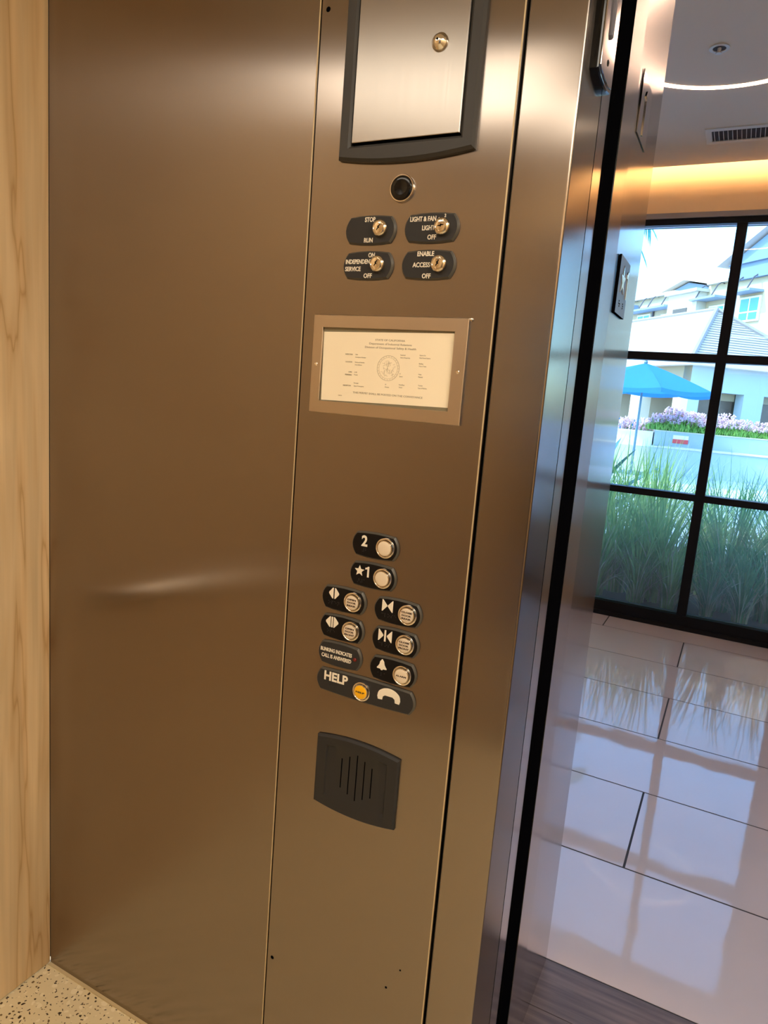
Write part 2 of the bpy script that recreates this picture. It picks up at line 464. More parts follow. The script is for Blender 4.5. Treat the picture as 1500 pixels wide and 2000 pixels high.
# wood side walls: tall veneer panels
bm = B(); box(bm, WORLD, XL-.03, XL, YB, -.0005, .004, ZC); o = struct('wall_left', bm, 'wood'); tag(o, 'maple veneer side wall of the lift car')
bm = B(); box(bm, WORLD, XR, XR+.03, YB, -.0005, 0, ZC); o = struct('wall_right', bm, 'wood'); tag(o, 'maple veneer wall on the far side of the lift car')
bm = B(); box(bm, WORLD, XL-.03, XR+.03, YB-.03, YB, 0, ZC); o = struct('wall_back', bm, 'wood'); tag(o, 'maple veneer wall at the back of the lift car')
# brushed steel front wall: left sheet
bm = B(); box(bm, WORLD, XL+.0015, -.4210, 0, .010, .002, ZC); bevel_all(bm, .0022, 3); mark_bevels(bm)
o = struct('wall_front', bm, ['steel', 'steel_edge'], smooth=40); tag(o, 'wide brushed steel wall sheet left of the control panel')
bm = B(); box(bm, WORLD, -.4236, -.4216, -.0010, -.0001, .004, ZC-.002); o = struct('trim_5', bm, 'lip'); tag(o, 'pale thin strip for the edge highlight along the left seam of the control panel')
# right return sheet, folded round into the door jamb
bm = B()
pr = [(-.0820, .0020), (-.0800, 0)]
for i in range(7):
    a = -PI/2+(PI/2)*i/6; pr.append((-.004+.004*math.cos(a), .004+.004*math.sin(a)))
pr += [(0, .128), (-.0022, .130), (-.012, .130), (-.012, .012), (-.0820, .012)]
Fv = WORLD
loops(bm, Fv, [(pr, .002), (pr, ZC)])
bm.normal_update()
for f_ in bm.faces:
    if max(abs(c) for c in f_.normal) < .99 and f_.calc_center_median().x < -.07: f_.material_index = 1
o = struct('wall_return', bm, ['steel', 'steel_edge'], smooth=35); tag(o, 'narrow brushed steel strip right of the control panel, folded into the door jamb')
bm = B(); box(bm, WORLD, XL-.02, -.013, .0125, .03, 0, ZC); o = struct('wall_core', bm, 'black'); tag(o, 'dark core behind the steel wall sheets')
# steel return on the other side of the doorway and header above it
bm = B(); box(bm, WORLD, 1.07, XR, 0, .13, 0, ZC); o = struct('wall_return_right', bm, 'steel'); tag(o, 'brushed steel strip on the other side of the doorway')
bm = B(); box(bm, WORLD, 0.0005, 1.0695, .001, .13, 2.16, ZC); o = struct('wall_header', bm, 'steel'); tag(o, 'brushed steel panel above the doorway')
# thin metal angle at the foot of the steel wall
bm = B(); box(bm, WORLD, XL+.002, -.004, -.007, -.0003, .0002, .004); o = struct('baseboard_front', bm, 'edging'); tag(o, 'thin metal edging at the foot of the steel wall')
# rear doors (stainless, closed), seen only in reflections
bm = B(); box(bm, WORLD, -.30, .385, YB+.0005, YB+.02, .01, 2.1); o = struct('door_1', bm, 'steel_jamb'); tag(o, 'rear lift door leaf')
bm = B(); box(bm, WORLD, .395, 1.08, YB+.0005, YB+.02, .01, 2.1); o = struct('door_2', bm, 'steel_jamb'); tag(o, 'rear lift door leaf, far one')

# lights in the car ceiling
M['lamp'] = simple('car_lamp', (1, 1, 1, 1), .5, emit=(1.0, .91, .77, 1), estr=6.2)
M['lamp_fill'] = simple('car_lamp_fill', (1, 1, 1, 1), .5, emit=(1.0, .91, .77, 1), estr=9.6)
def car_light(x0, x1, y0, y1, label, lm='lamp'):
    t = empty('ceiling_light', ((x0+x1)/2, (y0+y1)/2, ZC-.02), label, 'light', 'car ceiling lights')
    b = B(); box(b, WORLD, x0, x1, y0, y1, ZC-.018, ZC-.0005); link('housing', b, 'steel_door', t)
    b = B(); box(b, WORLD, x0+.015, x1-.015, y0+.015, y1-.015, ZC-.022, ZC-.0185); link('diffuser', b, lm, t)
    return t
car_light(-1.0, -.25, -1.30, -.86, 'warm panel light in the lift ceiling beside the wooden side wall')
car_light(-.20, .50, -1.56, -1.26, 'warm panel light in the lift ceiling near the rear doors')
car_light(.60, 1.28, -1.62, -.30, 'large warm fill panel added to the lift ceiling beside the far wooden wall', 'lamp_fill')  # unseen panel added for diffuse light, kept out of the steel's reflection
# handrail on the wooden side wall (behind the viewer's left edge)
t = empty('handrail', (XL, -.8, .86), 'round steel handrail on the wooden side wall', 'handrail')
b = B(); tube(b, [(XL+.012, -.19, .905), (XL+.045, -.195, .905), (XL+.055, -.22, .905), (XL+.055, -1.50, .90), (XL+.05, -1.54, .90), (XL+.012, -1.56, .90)], .017, 16)
link('rail', b, 'chrome', t, smooth=60)
for yy in (-.5, -1.36):
    b = B(); tube(b, [(XL+.0005, yy, .87), (XL+.03, yy, .87), (XL+.055, yy, .885)], .008, 10); link('bracket', b, 'chrome', t, smooth=60)

# ================================================================== THE CONTROL PANEL
cop = empty('control_panel', PAN(0, 0, 0), 'tall brushed steel lift control panel with black button plates, key switches and speaker', 'control panel')
def part(name, bm, mat, parent=None, smooth=None, label=None):
    o = link(name, bm, mat, parent or cop, smooth)
    if label: o['label'] = label
    return o
bm = B(); box(bm, WORLD, -.4180, -.0856, -.0015, .010, .004, 2.33); bevel_all(bm, .0022, 3); mark_bevels(bm)
part('faceplate', bm, ['steel', 'steel_edge'], smooth=40)
bm = B(); box(bm, WORLD, -.0882, -.0862, -.0024, -.0016, .006, 2.328); part('edge_highlight', bm, 'lip', label='pale thin strip for the highlight along the right edge of the faceplate')
# small holes in the faceplate
for x, z, r in ((-.407, 2.018, .0032), (-.407, .334, .0030), (-.137, .440, .0014), (-.161, .393, .0018)):
    bm = B(); lathe(bm, PAN, x+.2535, z, [(r*1.25, 0), (r*1.15, .0004), (r*.95, .0004), (r*.9, .0001)], 16)
    part('screw_hole', bm, 'black', label='small dark hole in the steel faceplate')

# service cabinet ---------------------------------------------------------
zc = 1.9650; zb = 1.793; hh = zc-zb
def cab_outline(w, z0, z1, bul, n=12):
    pts = []
    for i in range(n+1): t_ = i/n; pts.append((-w+2*w*t_, z0-4*bul*t_*(1-t_)))
    for i in range(n+1): t_ = i/n; pts.append((w-2*w*t_, z1+4*bul*t_*(1-t_)))
    return pts
ztop = 2.28
bm = B()
o_ = cab_outline(.1135, zb, ztop, .009); i_ = cab_outline(.0915, 1.811, ztop-.018, 0.0)
R = [(o_, 0), (o_, .006), (offs(o_, .004), .0115), (offs(i_, -.004), .0115), (i_, .008), (i_, .0006)]
loops(bm, PAN, R, cap0=True, cap1=False)
frame = part('cabinet_frame', bm, 'cab_frame', smooth=30, label='dark grey moulded frame of the service cabinet, bowed at the foot')
bm = B()
d_ = [(-.0895, 1.8150), (.0895, 1.8150), (.0895, ztop-.022), (-.0895, ztop-.022)]
loops(bm, PAN, [(d_, .0008), (d_, .0098), (offs(d_, .0008), .0105)])
door = part('cabinet_door', bm, 'steel_door', label='brushed steel service cabinet door')
bm = B()
bx = cab_outline(.0913, 1.8112, ztop-.0182, 0)
loops(bm, PAN, [(bx, .0002), (bx, .0008)]); link('door_gap', bm, 'black', frame)
bm = B()
lathe(bm, PAN, .0475, 1.9385, [(.0125, .0105), (.0125, .0125), (.0108, .0150), (.0095, .0165), (.0080, .0190), (.0052, .0208), (.0022, .0214)], 36)
link('lock', bm, 'chrome', door, smooth=50)
bm = B(); lathe(bm, PAN, .0475, 1.9385, [(.0017, .0205), (.0017, .0217)], 12); link('keyhole', bm, 'black', door)

# round black dome --------------------------------------------------------
bm = B()
lathe(bm, PAN, .0005, 1.7462, [(.0203, 0), (.0203, .0035), (.0196, .0045), (.0180, .0045), (.0176, .0032)], 48, mis=[0]*5)
ring = part('camera_ring', bm, 'chrome', smooth=50, label='thin chrome ring round the black dome')
bm = B(); lathe(bm, PAN, .0005, 1.7462, [(.0177, .0020), (.0176, .0060), (.0150, .0072), (.0100, .0070), (.004, .0064)], 40); link('black_dome', bm, 'blackgloss', ring, smooth=50)

# helper: plate with chamfered edge
def plate(cu, cv, w, h, facemat, label, corner=.017):
    pts = plate_outline(cu, cv, w, h, corner)
    b = B(); T = .0052
    loops(b, PAN, [(pts, 0), (pts, .0022), (offs(pts, .0024), T)], mis=[0, 0, 1])
    return part('button_plate' if facemat != 'key' else 'key_switch_plate', b, ['plate_edge', 'charcoal' if facemat in ('key', 'charcoal') else facemat], smooth=25, label=label)
FW = .0052
def braille(parent, cu, cv, pats):
    b = B()
    for k, dots in enumerate(pats):
        for d in dots:
            dx = (d > 3)*.0023; dy = -((d-1) % 3)*.0023
            lathe(b, PAN, cu+k*.0060+dx, cv+dy, [(.0008, FW-.0002), (.0007, FW+.0003), (.0003, FW+.00055)], 8)
    link('braille', b, 'charcoal', parent, smooth=60)
def keysw(parent, cu, cv, rot):
    b = B()
    lathe(b, PAN, cu, cv, [(.0124, FW-.0004), (.0127, FW+.0020), (.0125, FW+.0046), (.0119, FW+.0064), (.0107, FW+.0078), (.0090, FW+.0086), (.0084, FW+.0080), (.0078, FW+.0080), (.0074, FW+.0087), (.0045, FW+.0091)], 40)
    k = link('key_barrel', b, 'brass', parent, smooth=32)
    b = B()
    F2 = Fr(PAN(cu, cv, FW+.0088), (math.cos(rot), 0, math.sin(rot)), (-math.sin(rot), 0, math.cos(rot)), (0, -1, 0))
    prism(b, F2, [(-.0048, -.0006), (-.0012, -.0006), (-.0012, -.0018), (.0006, -.0018), (.0006, -.0004), (.0048, -.0004), (.0048, .0010), (.0018, .0010), (.0018, .0020), (-.0004, .0020), (-.0004, .0008), (-.0048, .0008)], 0, .0005)
    link('keyway', b, 'black', parent)
def one_poly(cu, cv, w, h):
    """the figure 1 with its flag: w wide, h tall, around cu,cv"""
    P_ = [(-.50, .36), (-.50, .20), (.06, .25), (.06, -.5), (.50, -.5), (.50, .5), (.14, .5), (-.06, .40)]
    return [(cu+x*w, cv+y*h) for x, y in P_]
def lettering(parent, items, mat='white', emb=.024, w=FW, depth=.0005, name='lettering'):
    b = B()
    for s, u0, u1, v, h in items:
        if emb == .024: u0 += 2.4 if u0 < -85 else .9; u1 += .6 if s == 'SERVICE' else .2
        if s == '1':
            prism(b, PAN, one_poly((u0+u1)/2000, v/1000, (u1-u0)/1000, h/1000), w-.0001, w+depth); continue
        text(b, PAN, s, u0/1000, None if u1 is None else u1/1000, v/1000, h/1000, w-.0001, depth+.0001, emb)
    return link(name, b, mat, parent)

p = plate(-.049, 1.6870, .0895, .0445, 'key', 'dark grey key switch plate marked STOP and RUN')
lettering(p, [('STOP', -59.4, -40.2, 1702.3, 6.9), ('RUN', -58.6, -42.5, 1671.6, 6.9)]); keysw(p, -.0295, 1.6885, 1.0)
p = plate(.055, 1.6870, .0895, .0445, 'key', 'dark grey key switch plate marked LIGHT & FAN 1 2, LIGHT and OFF')
lettering(p, [('LIGHT & FAN', 19.2, 62.6, 1699.8, 7.0), ('LIGHT', 40.2, 61.3, 1686.8, 7.0), ('OFF', 50.2, 65, 1673.4, 7.0), ('1', 65.6, 68.0, 1698.6, 4.9), ('2', 75.0, 78.4, 1703.4, 4.4)]); keysw(p, .0745, 1.6875, .15)
p = plate(-.049, 1.6338, .0895, .0445, 'key', 'dark grey key switch plate marked INDEPENDENT SERVICE ON and OFF')
lettering(p, [('ON', -48.8, -36.8, 1649.2, 6.9), ('INDEPENDENT', -90.6, -40.2, 1639.6, 6.8), ('SERVICE', -91.0, -60.8, 1628.6, 6.8), ('OFF', -55, -39.4, 1618.2, 6.9)]); keysw(p, -.0295, 1.6355, 1.05)
p = plate(.055, 1.6338, .0895, .0445, 'key', 'dark grey key switch plate marked ENABLE, ACCESS and OFF')
lettering(p, [('ENABLE', 36, 64.2, 1649.6, 7.0), ('ACCESS', 29.4, 59, 1633.6, 7.0), ('OFF', 46.5, 61.5, 1617.4, 7.0)]); keysw(p, .0745, 1.6345, 1.1)

def ring_button(parent, cu, cv, capmat, lines, name='button'):
    b = B()
    lathe(b, PAN, cu, cv, [(.0172, FW-.0004), (.0174, FW+.0016), (.0166, FW+.0034), (.0152, FW+.0038), (.0142, FW+.0030), (.0139, FW+.0004)], 44, cap1=True)
    link('button_ring', b, 'chrome', parent, smooth=40)
    b = B()
    lathe(b, PAN, cu, cv, [(.0138, FW-.0002), (.0136, FW+.0006)], 40); link('button_groove', b, 'black', parent)
    b = B()
    lathe(b, PAN, cu, cv, [(.0131, FW-.0002), (.0132, FW+.0046), (.0126, FW+.0056), (.0119, FW+.0057)], 40, cap1=True)
    link('button_rim', b, 'chrome', parent, smooth=40)
    b = B()
    lathe(b, PAN, cu, cv, [(.01185, FW+.0050), (.0118, FW+.0058), (.0108, FW+.0063), (.006, FW+.0066), (.0015, FW+.0067)], 36)
    link('button_cap', b, capmat, parent, smooth=50)
    if lines:
        b = B(); n = len(lines)
        for i, s in enumerate(lines):
            v = cv+((n-1)/2-i)*.0053
            hw = (.0021*len(s)) if n > 1 else .0021*len(s)
            hw = min(hw, .0094)
            text(b, PAN, s, cu-hw, cu+hw, v, .0029, FW+.0064, .0004, .05)
        link('button_text', b, 'ink', parent)
def poly_sym(parent, cu, cv, polys, name='symbol', depth=.0007):
    b = B()
    for P_ in polys:
        prism(b, PAN, [(cu+x/1000, cv+y/1000) for x, y in P_], FW-.0001, FW+depth, .0002)
    link(name, b, 'white', parent)
def sym_half(side, a, g, h):
    s = side
    return [(s*g, h), (s*(g+1.6), h), (s*a, 1.2), (s*a, -1.2), (s*(g+1.6), -h), (s*g, -h)]
def sym_tri(side, a, g, h):
    s = side
    return [(s*a, h), (s*(a-1.3), h), (s*g, .9), (s*g, -.9), (s*(a-1.3), -h), (s*a, -h)]
rows = [1.1888, 1.1375, 1.0858, 1.0345, .9832]
p = plate(.003, rows[0], .0875, .0450, 'plate_black', 'black button plate for floor 2, topmost of the button plates')
lettering(p, [('2', -21.6, -10.6, 1194.8, 18.5)], emb=.03, depth=.0008, name='numeral'); braille(p, -.019, 1.1815, [(3, 4, 5, 6), (1, 2)])
ring_button(p, .0238, 1.1893, 'cap', None)
p = plate(.003, rows[1], .0875, .0450, 'plate_black', 'black button plate with star and 1, just below the floor 2 plate')
star = [(9.6*(1 if i % 2 == 0 else .45)*math.sin(2*PI*i/10), 9.6*(1 if i % 2 == 0 else .45)*math.cos(2*PI*i/10)) for i in range(10)]
poly_sym(p, -.0215, 1.1428, [star], 'star'); lettering(p, [('1', -10.6, -3.4, 1143.4, 18.2)], emb=.03, depth=.0008, name='numeral')
braille(p, -.024, 1.1285, [(3, 4, 5), (3, 4, 5, 6), (1,)]); ring_button(p, .0233, 1.1380, 'cap', None)
p = plate(-.049, rows[2], .0875, .0450, 'plate_black', 'black plate with the open rear door arrows, left of the close rear door plate')
poly_sym(p, -.0675, 1.0940, [sym_half(-1, 9.8, 1.2, 9.5), sym_half(1, 9.8, 1.2, 9.5)]); braille(p, -.077, 1.0795, [(1, 3, 5), (1, 2, 3, 4), (1, 5), (1, 3, 4, 5)])
ring_button(p, -.0290, 1.0863, 'cap_steel', ['OPEN', 'DOOR', 'REAR'])
p = plate(.054, rows[2], .0875, .0450, 'plate_black', 'black plate with the close rear door arrows, right of the open rear door plate')
poly_sym(p, .0358, 1.0935, [sym_tri(-1, 10, .6, 9.8), sym_tri(1, 10, .6, 9.8)]); braille(p, .026, 1.0795, [(1, 4), (1, 2, 3), (1, 3, 5), (2, 3, 4), (1, 5)])
ring_button(p, .0738, 1.0863, 'cap_steel', ['CLOSE', 'DOOR', 'REAR'])
p = plate(-.049, rows[3], .0875, .0450, 'plate_black', 'black plate with the open front door arrows and centre bar')
bar = [(-1.6, 9.4), (1.6, 9.4), (1.6, -9.4), (-1.6, -9.4)]
poly_sym(p, -.0675, 1.0425, [sym_half(-1, 12.3, 3.2, 9.4), bar, sym_half(1, 12.3, 3.2, 9.4)]); braille(p, -.076, 1.0285, [(1, 3, 5), (1, 2, 3, 4), (1, 5)])
ring_button(p, -.0290, 1.0350, 'cap_steel', ['OPEN', 'DOOR', 'FRONT'])
p = plate(.054, rows[3], .0875, .0450, 'plate_black', 'black plate with the close front door arrows and centre bar')
poly_sym(p, .0358, 1.0418, [sym_tri(-1, 12.6, 3.4, 9.8), [(x*.95, y*1.05) for x, y in bar], sym_tri(1, 12.6, 3.4, 9.8)]); braille(p, .025, 1.0285, [(1, 4), (1, 2, 3), (1, 3, 5), (2, 3, 4)])
ring_button(p, .0738, 1.0355, 'cap_steel', ['CLOSE', 'DOOR', 'FRONT'])
p = plate(-.049, .9858, .0875, .0450, 'charcoal', 'charcoal plate reading BLINKING INDICATES CALL IS ANSWERED')
lettering(p, [('BLINKING INDICATES', -86.8, -24.0, 991.3, 6.6), ('CALL IS ANSWERED', -84.2, -24.6, 980.3, 6.8)], emb=.022)
b = B(); lathe(b, PAN, -.0178, .9860, [(.0036, FW-.0002), (.0034, FW+.0010), (.0024, FW+.0022), (.001, FW+.0026)], 20); l = link('indicator_lamp', b, 'led', p, smooth=60); l['label'] = 'small dark red indicator lamp'
p = plate(.054, rows[4], .0875, .0450, 'plate_black', 'black plate with a white bell and the ALARM button')
bell = [(-9.2, -5.6), (-6.6, -2.6), (-4.6, 1.0), (-3.8, 5.4), (-2.4, 7.6), (-1.3, 8.2), (-1.0, 9.6), (1.0, 9.6), (1.3, 8.2), (2.4, 7.6), (3.8, 5.4), (4.6, 1.0), (6.6, -2.6), (9.2, -5.6), (8.8, -7.2), (2.6, -7.4), (1.8, -9.0), (0, -9.6), (-1.8, -9.0), (-2.6, -7.4), (-8.8, -7.2)]
poly_sym(p, .0345, .9905, [bell], 'bell_symbol'); braille(p, .028, .9760, [(1,), (1, 2, 3), (1,)])
ring_button(p, .0735, .9822, 'cap', ['ALARM'])
p = plate(.0035, .9355, .1925, .0455, 'charcoal', 'long charcoal HELP plate with yellow button and white telephone handset sign', corner=.018)
lettering(p, [('HELP', -75.6, -28.2, 944.2, 16.6)], emb=.030, depth=.0008)
ph = []
for i in range(13):
    a = PI*(.80-.60*i/12); ph.append((26.5*math.cos(a), -15.5+26.5*math.sin(a)))
ph += [(21.5, -6.5), (20.0, -12.0), (12.0, -11.5), (11.0, -5.5), (7.0, -2.8), (-7.0, -2.8), (-11.0, -5.5), (-12.0, -11.5), (-20.0, -12.0), (-21.5, -6.5)]
ph[0] = (-20.6, -.6); ph[12] = (20.6, -.6)
poly_sym(p, .0520, .9415, [ph], 'handset_symbol')
braille(p, -.066, .9285, [(1, 2, 5), (1, 5), (1, 2, 3), (1, 2, 3, 4)]); braille(p, .040, .9255, [(1, 2, 3, 4), (1, 2, 5), (1, 3, 5), (1, 3, 4, 5), (1, 5)])
ring_button(p, .0005, .9338, 'yellow', ['HELP'])

# speaker grille ---------------------------------------------------------
so = cab_outline(.0820, .7015, .8305, .0085); si = cab_outline(.0605, .7190, .8165, .0055)
so = so; si = si
bm = B()
loops(bm, PAN, [(so, 0), (so, .0035), (offs(so, .0032), .0072), (offs(si, -.0006), .0072), (cab_outline(.0592, .7235, .8140, 0.0), .0042)], cap1=True)
sp = part('speaker_grille', bm, 'charcoal', smooth=25, label='charcoal speaker cover with five upright slots below the HELP plate')
bm = B()
for u, h in ((-.0285, .028), (-.0133, .036), (.0018, .0435), (.0168, .036), (.0316, .028)):
    box(bm, PAN, u-.0010, u+.0010, .7715-h, .7715+h, .0040, .0044)
link('speaker_slots', bm, 'black', sp)

# ================================================================== THE PERMIT FRAME
pf = empty('permit_frame', (-.259, -.002, 1.398), 'steel frame holding the printed white operating permit on the control panel', 'frame')
def fr_ring(u0, u1, v0, v1): return [(u0, v0), (u1, v0), (u1, v1), (u0, v1)]
bm = B()
o_ = fr_ring(-.3950, -.1230, 1.3982, 1.5572); i_ = fr_ring(-.3768, -.1440, 1.4182, 1.5372)
W2 = Fr((0, -.0016, 0), (1, 0, 0), (0, 0, 1), (0, -1, 0))
loops(bm, W2, [(o_, 0), (o_, .0052), (offs(o_, .0008), .0060), (offs(i_, -.0005), .0060), (i_, .0055), (i_, .0012)], cap1=False)
link('frame', bm, 'steel_frame', pf)
bm = B(); loops(bm, W2, [(fr_ring(-.3768, -.1440, 1.4182, 1.5372), .0003), (fr_ring(-.3768, -.1440, 1.4182, 1.5372), .0012)]); link('backing', bm, 'backing', pf)
ROT = math.radians(1.05)
pv = (-.2600, 1.4775)
def rotp(u, v): return (pv[0]+(u-pv[0])*math.cos(ROT)-(v-pv[1])*math.sin(ROT), pv[1]+(u-pv[0])*math.sin(ROT)+(v-pv[1])*math.cos(ROT))
pp = [rotp(*q) for q in ((-.3755, 1.4215), (-.1447, 1.4215), (-.1447, 1.5325), (-.3755, 1.5325))]
pp = [(max(-.3766, min(-.1442, u)), max(1.4184, min(1.5370, v))) for u, v in pp]
bm = B(); prism(bm, W2, pp, .0013, .0018); card = link('permit_card', bm, 'paper', pf); card['label'] = 'white printed permit card with a round seal'
bm = B()
c0 = -.2535
def pt(s, u, v, h, al='l', mi=0, u1=None, emb=.0):
    uu = c0+u/1000
    text(bm, W2, s, uu, None if u1 is None else c0+u1/1000, v/1000, h/1000, .0017, .0003, emb, mi, {'l': None, 'c': 'c', 'r': 'r'}[al])
pt('STATE OF CALIFORNIA', -26, 1520.6, 2.8, u1=26.5); pt('Department of Industrial Relations', -36.5, 1514.6, 3.0, u1=38.5)
pt('Division of Occupational Safety & Health', -44, 1508.8, 3.0, u1=46.5)
for s, u, v in (('INSPECTION', -66, 1496), ('LOCATION', -66, 1484), ('LOAD', -65, 1468), ('PERMISSIBLE', -65, 1463.4), ('DESCRIPTION', -65.5, 1446)): pt(s, u, v, 2.0, 'r', emb=.02)
for s, u, v in (('State', -60.5, 1496.4), ('Conveyance Number', -60.5, 1492), ('Street and Number', -60.5, 1484), ('Zone Address', -60.5, 1480), ('2,100', -60.5, 1468), ('Pounds', -60.5, 1464),
                ('Passenger', -60, 1450.8), ('Type of Conveyance', -60, 1446.2), ('Inspected', 20.6, 1499), ('Date of Inspection', 20.6, 1495), ('Expires On', 53.6, 1500), ('Date Permit Expires', 53.6, 1496),
                ('Building', 53.6, 1487.2), ('City or Town', 53.6, 1483.4), ('15', 21.5, 1470), ('Speed', 21.5, 1466), ('Hoist', 54.3, 1471), ('Material', 54.3, 1467), ('12', -2.5, 1452), ('Persons', -2.5, 1448),
                ('Front/Rear', 22, 1453), ('Travel', 22, 1449), ('Traction', 55, 1454), ('Type of Machine', 55, 1450)): pt(s, u, v, 1.8)
pt('THIS PERMIT SHALL BE POSTED ON THE CONVEYANCE', -60.5, 1435.6, 2.9, u1=64.5)
pt('FORM 43', -88, 1429, 1.4)
link('printed_text', bm, 'print', card)
bm = B()
def ringm(bm, F, cu, cv, r0, r1, w0, w1, n=40):
    A = circ(cu, cv, r1, n); Bq = circ(cu, cv, r0, n)
    loops(bm, F, [(A, w0), (A, w1), (Bq, w1), (Bq, w0)], cap0=False, cap1=False)
su, sv = c0+.0005, 1.4775
ringm(bm, W2, su, sv, .0192, .0199, .0017, .00205); ringm(bm, W2, su, sv, .0163, .0167, .0017, .00205)
for i in range(24):
    a = 2*PI*i/24; lathe(bm, W2, su+.018*math.cos(a), sv+.018*math.sin(a), [(.0006, .0017), (.0006, .00205)], 6)
rs = random.Random(3)
for i in range(46):
    a = rs.uniform(0, 2*PI); r = .0145*math.sqrt(rs.random()); L_ = rs.uniform(.002, .006); an = rs.uniform(0, PI)
    F2 = Fr(W2(su+r*math.cos(a)*.9, sv+r*math.sin(a)*.9, 0), (math.cos(an), 0, math.sin(an)), (-math.sin(an), 0, math.cos(an)), (0, -1, 0))
    box(bm, F2, -L_/2, L_/2, -.00022, .00022, .0017, .0020)
link('round_seal', bm, 'print2', card)
for x, z in ((-.3860, 1.4775), (-.1338, 1.4780)):
    bm = B(); lathe(bm, W2, x, z, [(.0030, .0058), (.0030, .0064), (.0022, .0072), (.0012, .0072), (.0009, .0066)], 18)
    link('screw', bm, 'chrome', pf, smooth=40)
bm = B(); lathe(bm, WALL, -.1208, 1.5555, [(.0026, .0016), (.0024, .0035), (.0010, .0042)], 16); link('clip', bm, 'chrome', pf, smooth=40)

# ================================================================== CAR DOOR EDGE, GAP, HALL JAMB
ZT = 2.42
bm = B(); box(bm, WORLD, -.90, -.0035, .1445, .2040, .012, ZT); bevel_all(bm, .0022, 3)
cd = empty('car_door', (-.45, .17, .012), 'open steel lift door pushed into its pocket, only its leading edge showing', 'door')
link('door_leaf', bm, 'steel_jamb', cd, smooth=40)
bm = B(); box(bm, WORLD, -.020, -.0080, .2042, .2075, .012, ZT); link('edge_seal', bm, 'black', cd)
bm = B(); box(bm, WORLD, -.90, -.0075, .2090, .2120, .012, ZT); link('back_lip', bm, 'steel_edge', cd)
bm = B(); box(bm, WORLD, -.0300, -.0012, .1310, .1375, .012, 2.16); link('gap_strip', bm, 'black', cd)  # black strip added so the gap before the door reads dark
# hoistway door, black edge
hd = empty('landing_door', (-.45, .26, .012), 'black edged landing door retracted beside the hall jamb', 'door')
bm = B(); box(bm, WORLD, -.90, -.0008, .2160, .2960, .012, ZT); link('door_leaf', bm, 'black', hd)
bm = B(); box(bm, WORLD, -.0300, -.0040, .2962, .2985, .012, ZT); link('edge_seal', bm, 'black', hd)
# hall jamb, slightly kinked
bm = B()
pj = [(-.06, .300), (0.0, .302), (.0030, .395), (.0040, .679), (.0030, .6805), (-.06, .6805)]
loops(bm, WORLD, [(pj, 0), (pj, ZT)])
o = struct('door_frame', bm, 'steel_jamb'); o.name = 'trim_1'; tag(o, 'brushed steel hall door jamb')
bm = B(); box(bm, WORLD, 1.0622, 1.13, .13, .6805, 0, ZT); o = struct('trim_2', bm, 'steel_jamb'); tag(o, 'far hall door jamb')
bm = B(); box(bm, WORLD, -.06, 1.13, .131, .6805, ZT, ZT+.03); o = struct('trim_3', bm, 'steel_jamb'); tag(o, 'hall door head')
bm = B(); box(bm, WORLD, -.9, 1.10, .106, .298, -.03, .0); o = struct('trim_4', bm, 'sill'); tag(o, 'metal door sill')

# direction lantern on the car jamb
JC = JAM
la = empty('direction_lantern', JC(.09, 1.89, 0), 'polished metal direction lantern with black edge, high on the car door jamb', 'lantern')
def lan(y0, y1, z0, z1, bul, n=8):
    pts = []
    for i in range(n+1): t_ = i/n; pts.append((y0+(y1-y0)*t_, z0-4*bul*t_*(1-t_)))
    for i in range(n+1): t_ = i/n; pts.append((y1-(y1-y0)*t_, z1+4*bul*t_*(1-t_)))
    return pts
bm = B(); q = lan(.034, .126, 1.898, 2.150, .006)
loops(bm, JC, [(q, 0), (q, .0105), (offs(q, .0015), .0125)]); link('black_housing', bm, 'blackgloss', la)
bm = B(); q = lan(.039, .1225, 1.9035, 2.145, .005)
loops(bm, JC, [(q, .0120), (q, .0138), (offs(q, .0006), .0145)]); link('face_plate', bm, 'polish', la)
bm = B(); lathe(bm, JC, .081, 1.922, [(.0042, .0143), (.0040, .0152), (.0022, .0157), (.0008, .0150)], 16); link('screw', bm, 'blackgloss', la, smooth=40)
bm = B()
prism(bm, JC, [(.074, 1.955), (.079, 1.951), (.084, 1.955), (.084, 2.040), (.074, 2.040)], .0143, .0175, .0008)
prism(bm, JC, [(.058, 2.035), (.100, 2.035), (.079, 2.085)], .0143, .0175, .0008)
link('arrow_lens', bm, 'signgrey', la)

# square polished plate on the hall jamb
JH = Fr((.0040, 0, 0), (0, 1, 0), (0, 0, 1), (1, 0, 0))
sp1 = empty('hall_plate', JH(.48, 1.951, 0), 'square mirror-polished plate with a thin raised upright mark, upper one on the hall jamb', 'plate')
bm = B(); q = [(.4255, 1.9520), (.5380, 1.9520), (.5380, 2.0595), (.4255, 2.0595)]
prism(bm, JH, q, 0, .0016, .0003); link('plate', bm, 'polish', sp1)
bm = B(); prism(bm, JH, [(.474, 1.962), (.480, 1.962), (.480, 2.040), (.476, 2.040), (.466, 2.028), (.468, 2.024), (.474, 2.029)], .0015, .0036, .0004); link('raised_mark', bm, 'chrome', sp1)
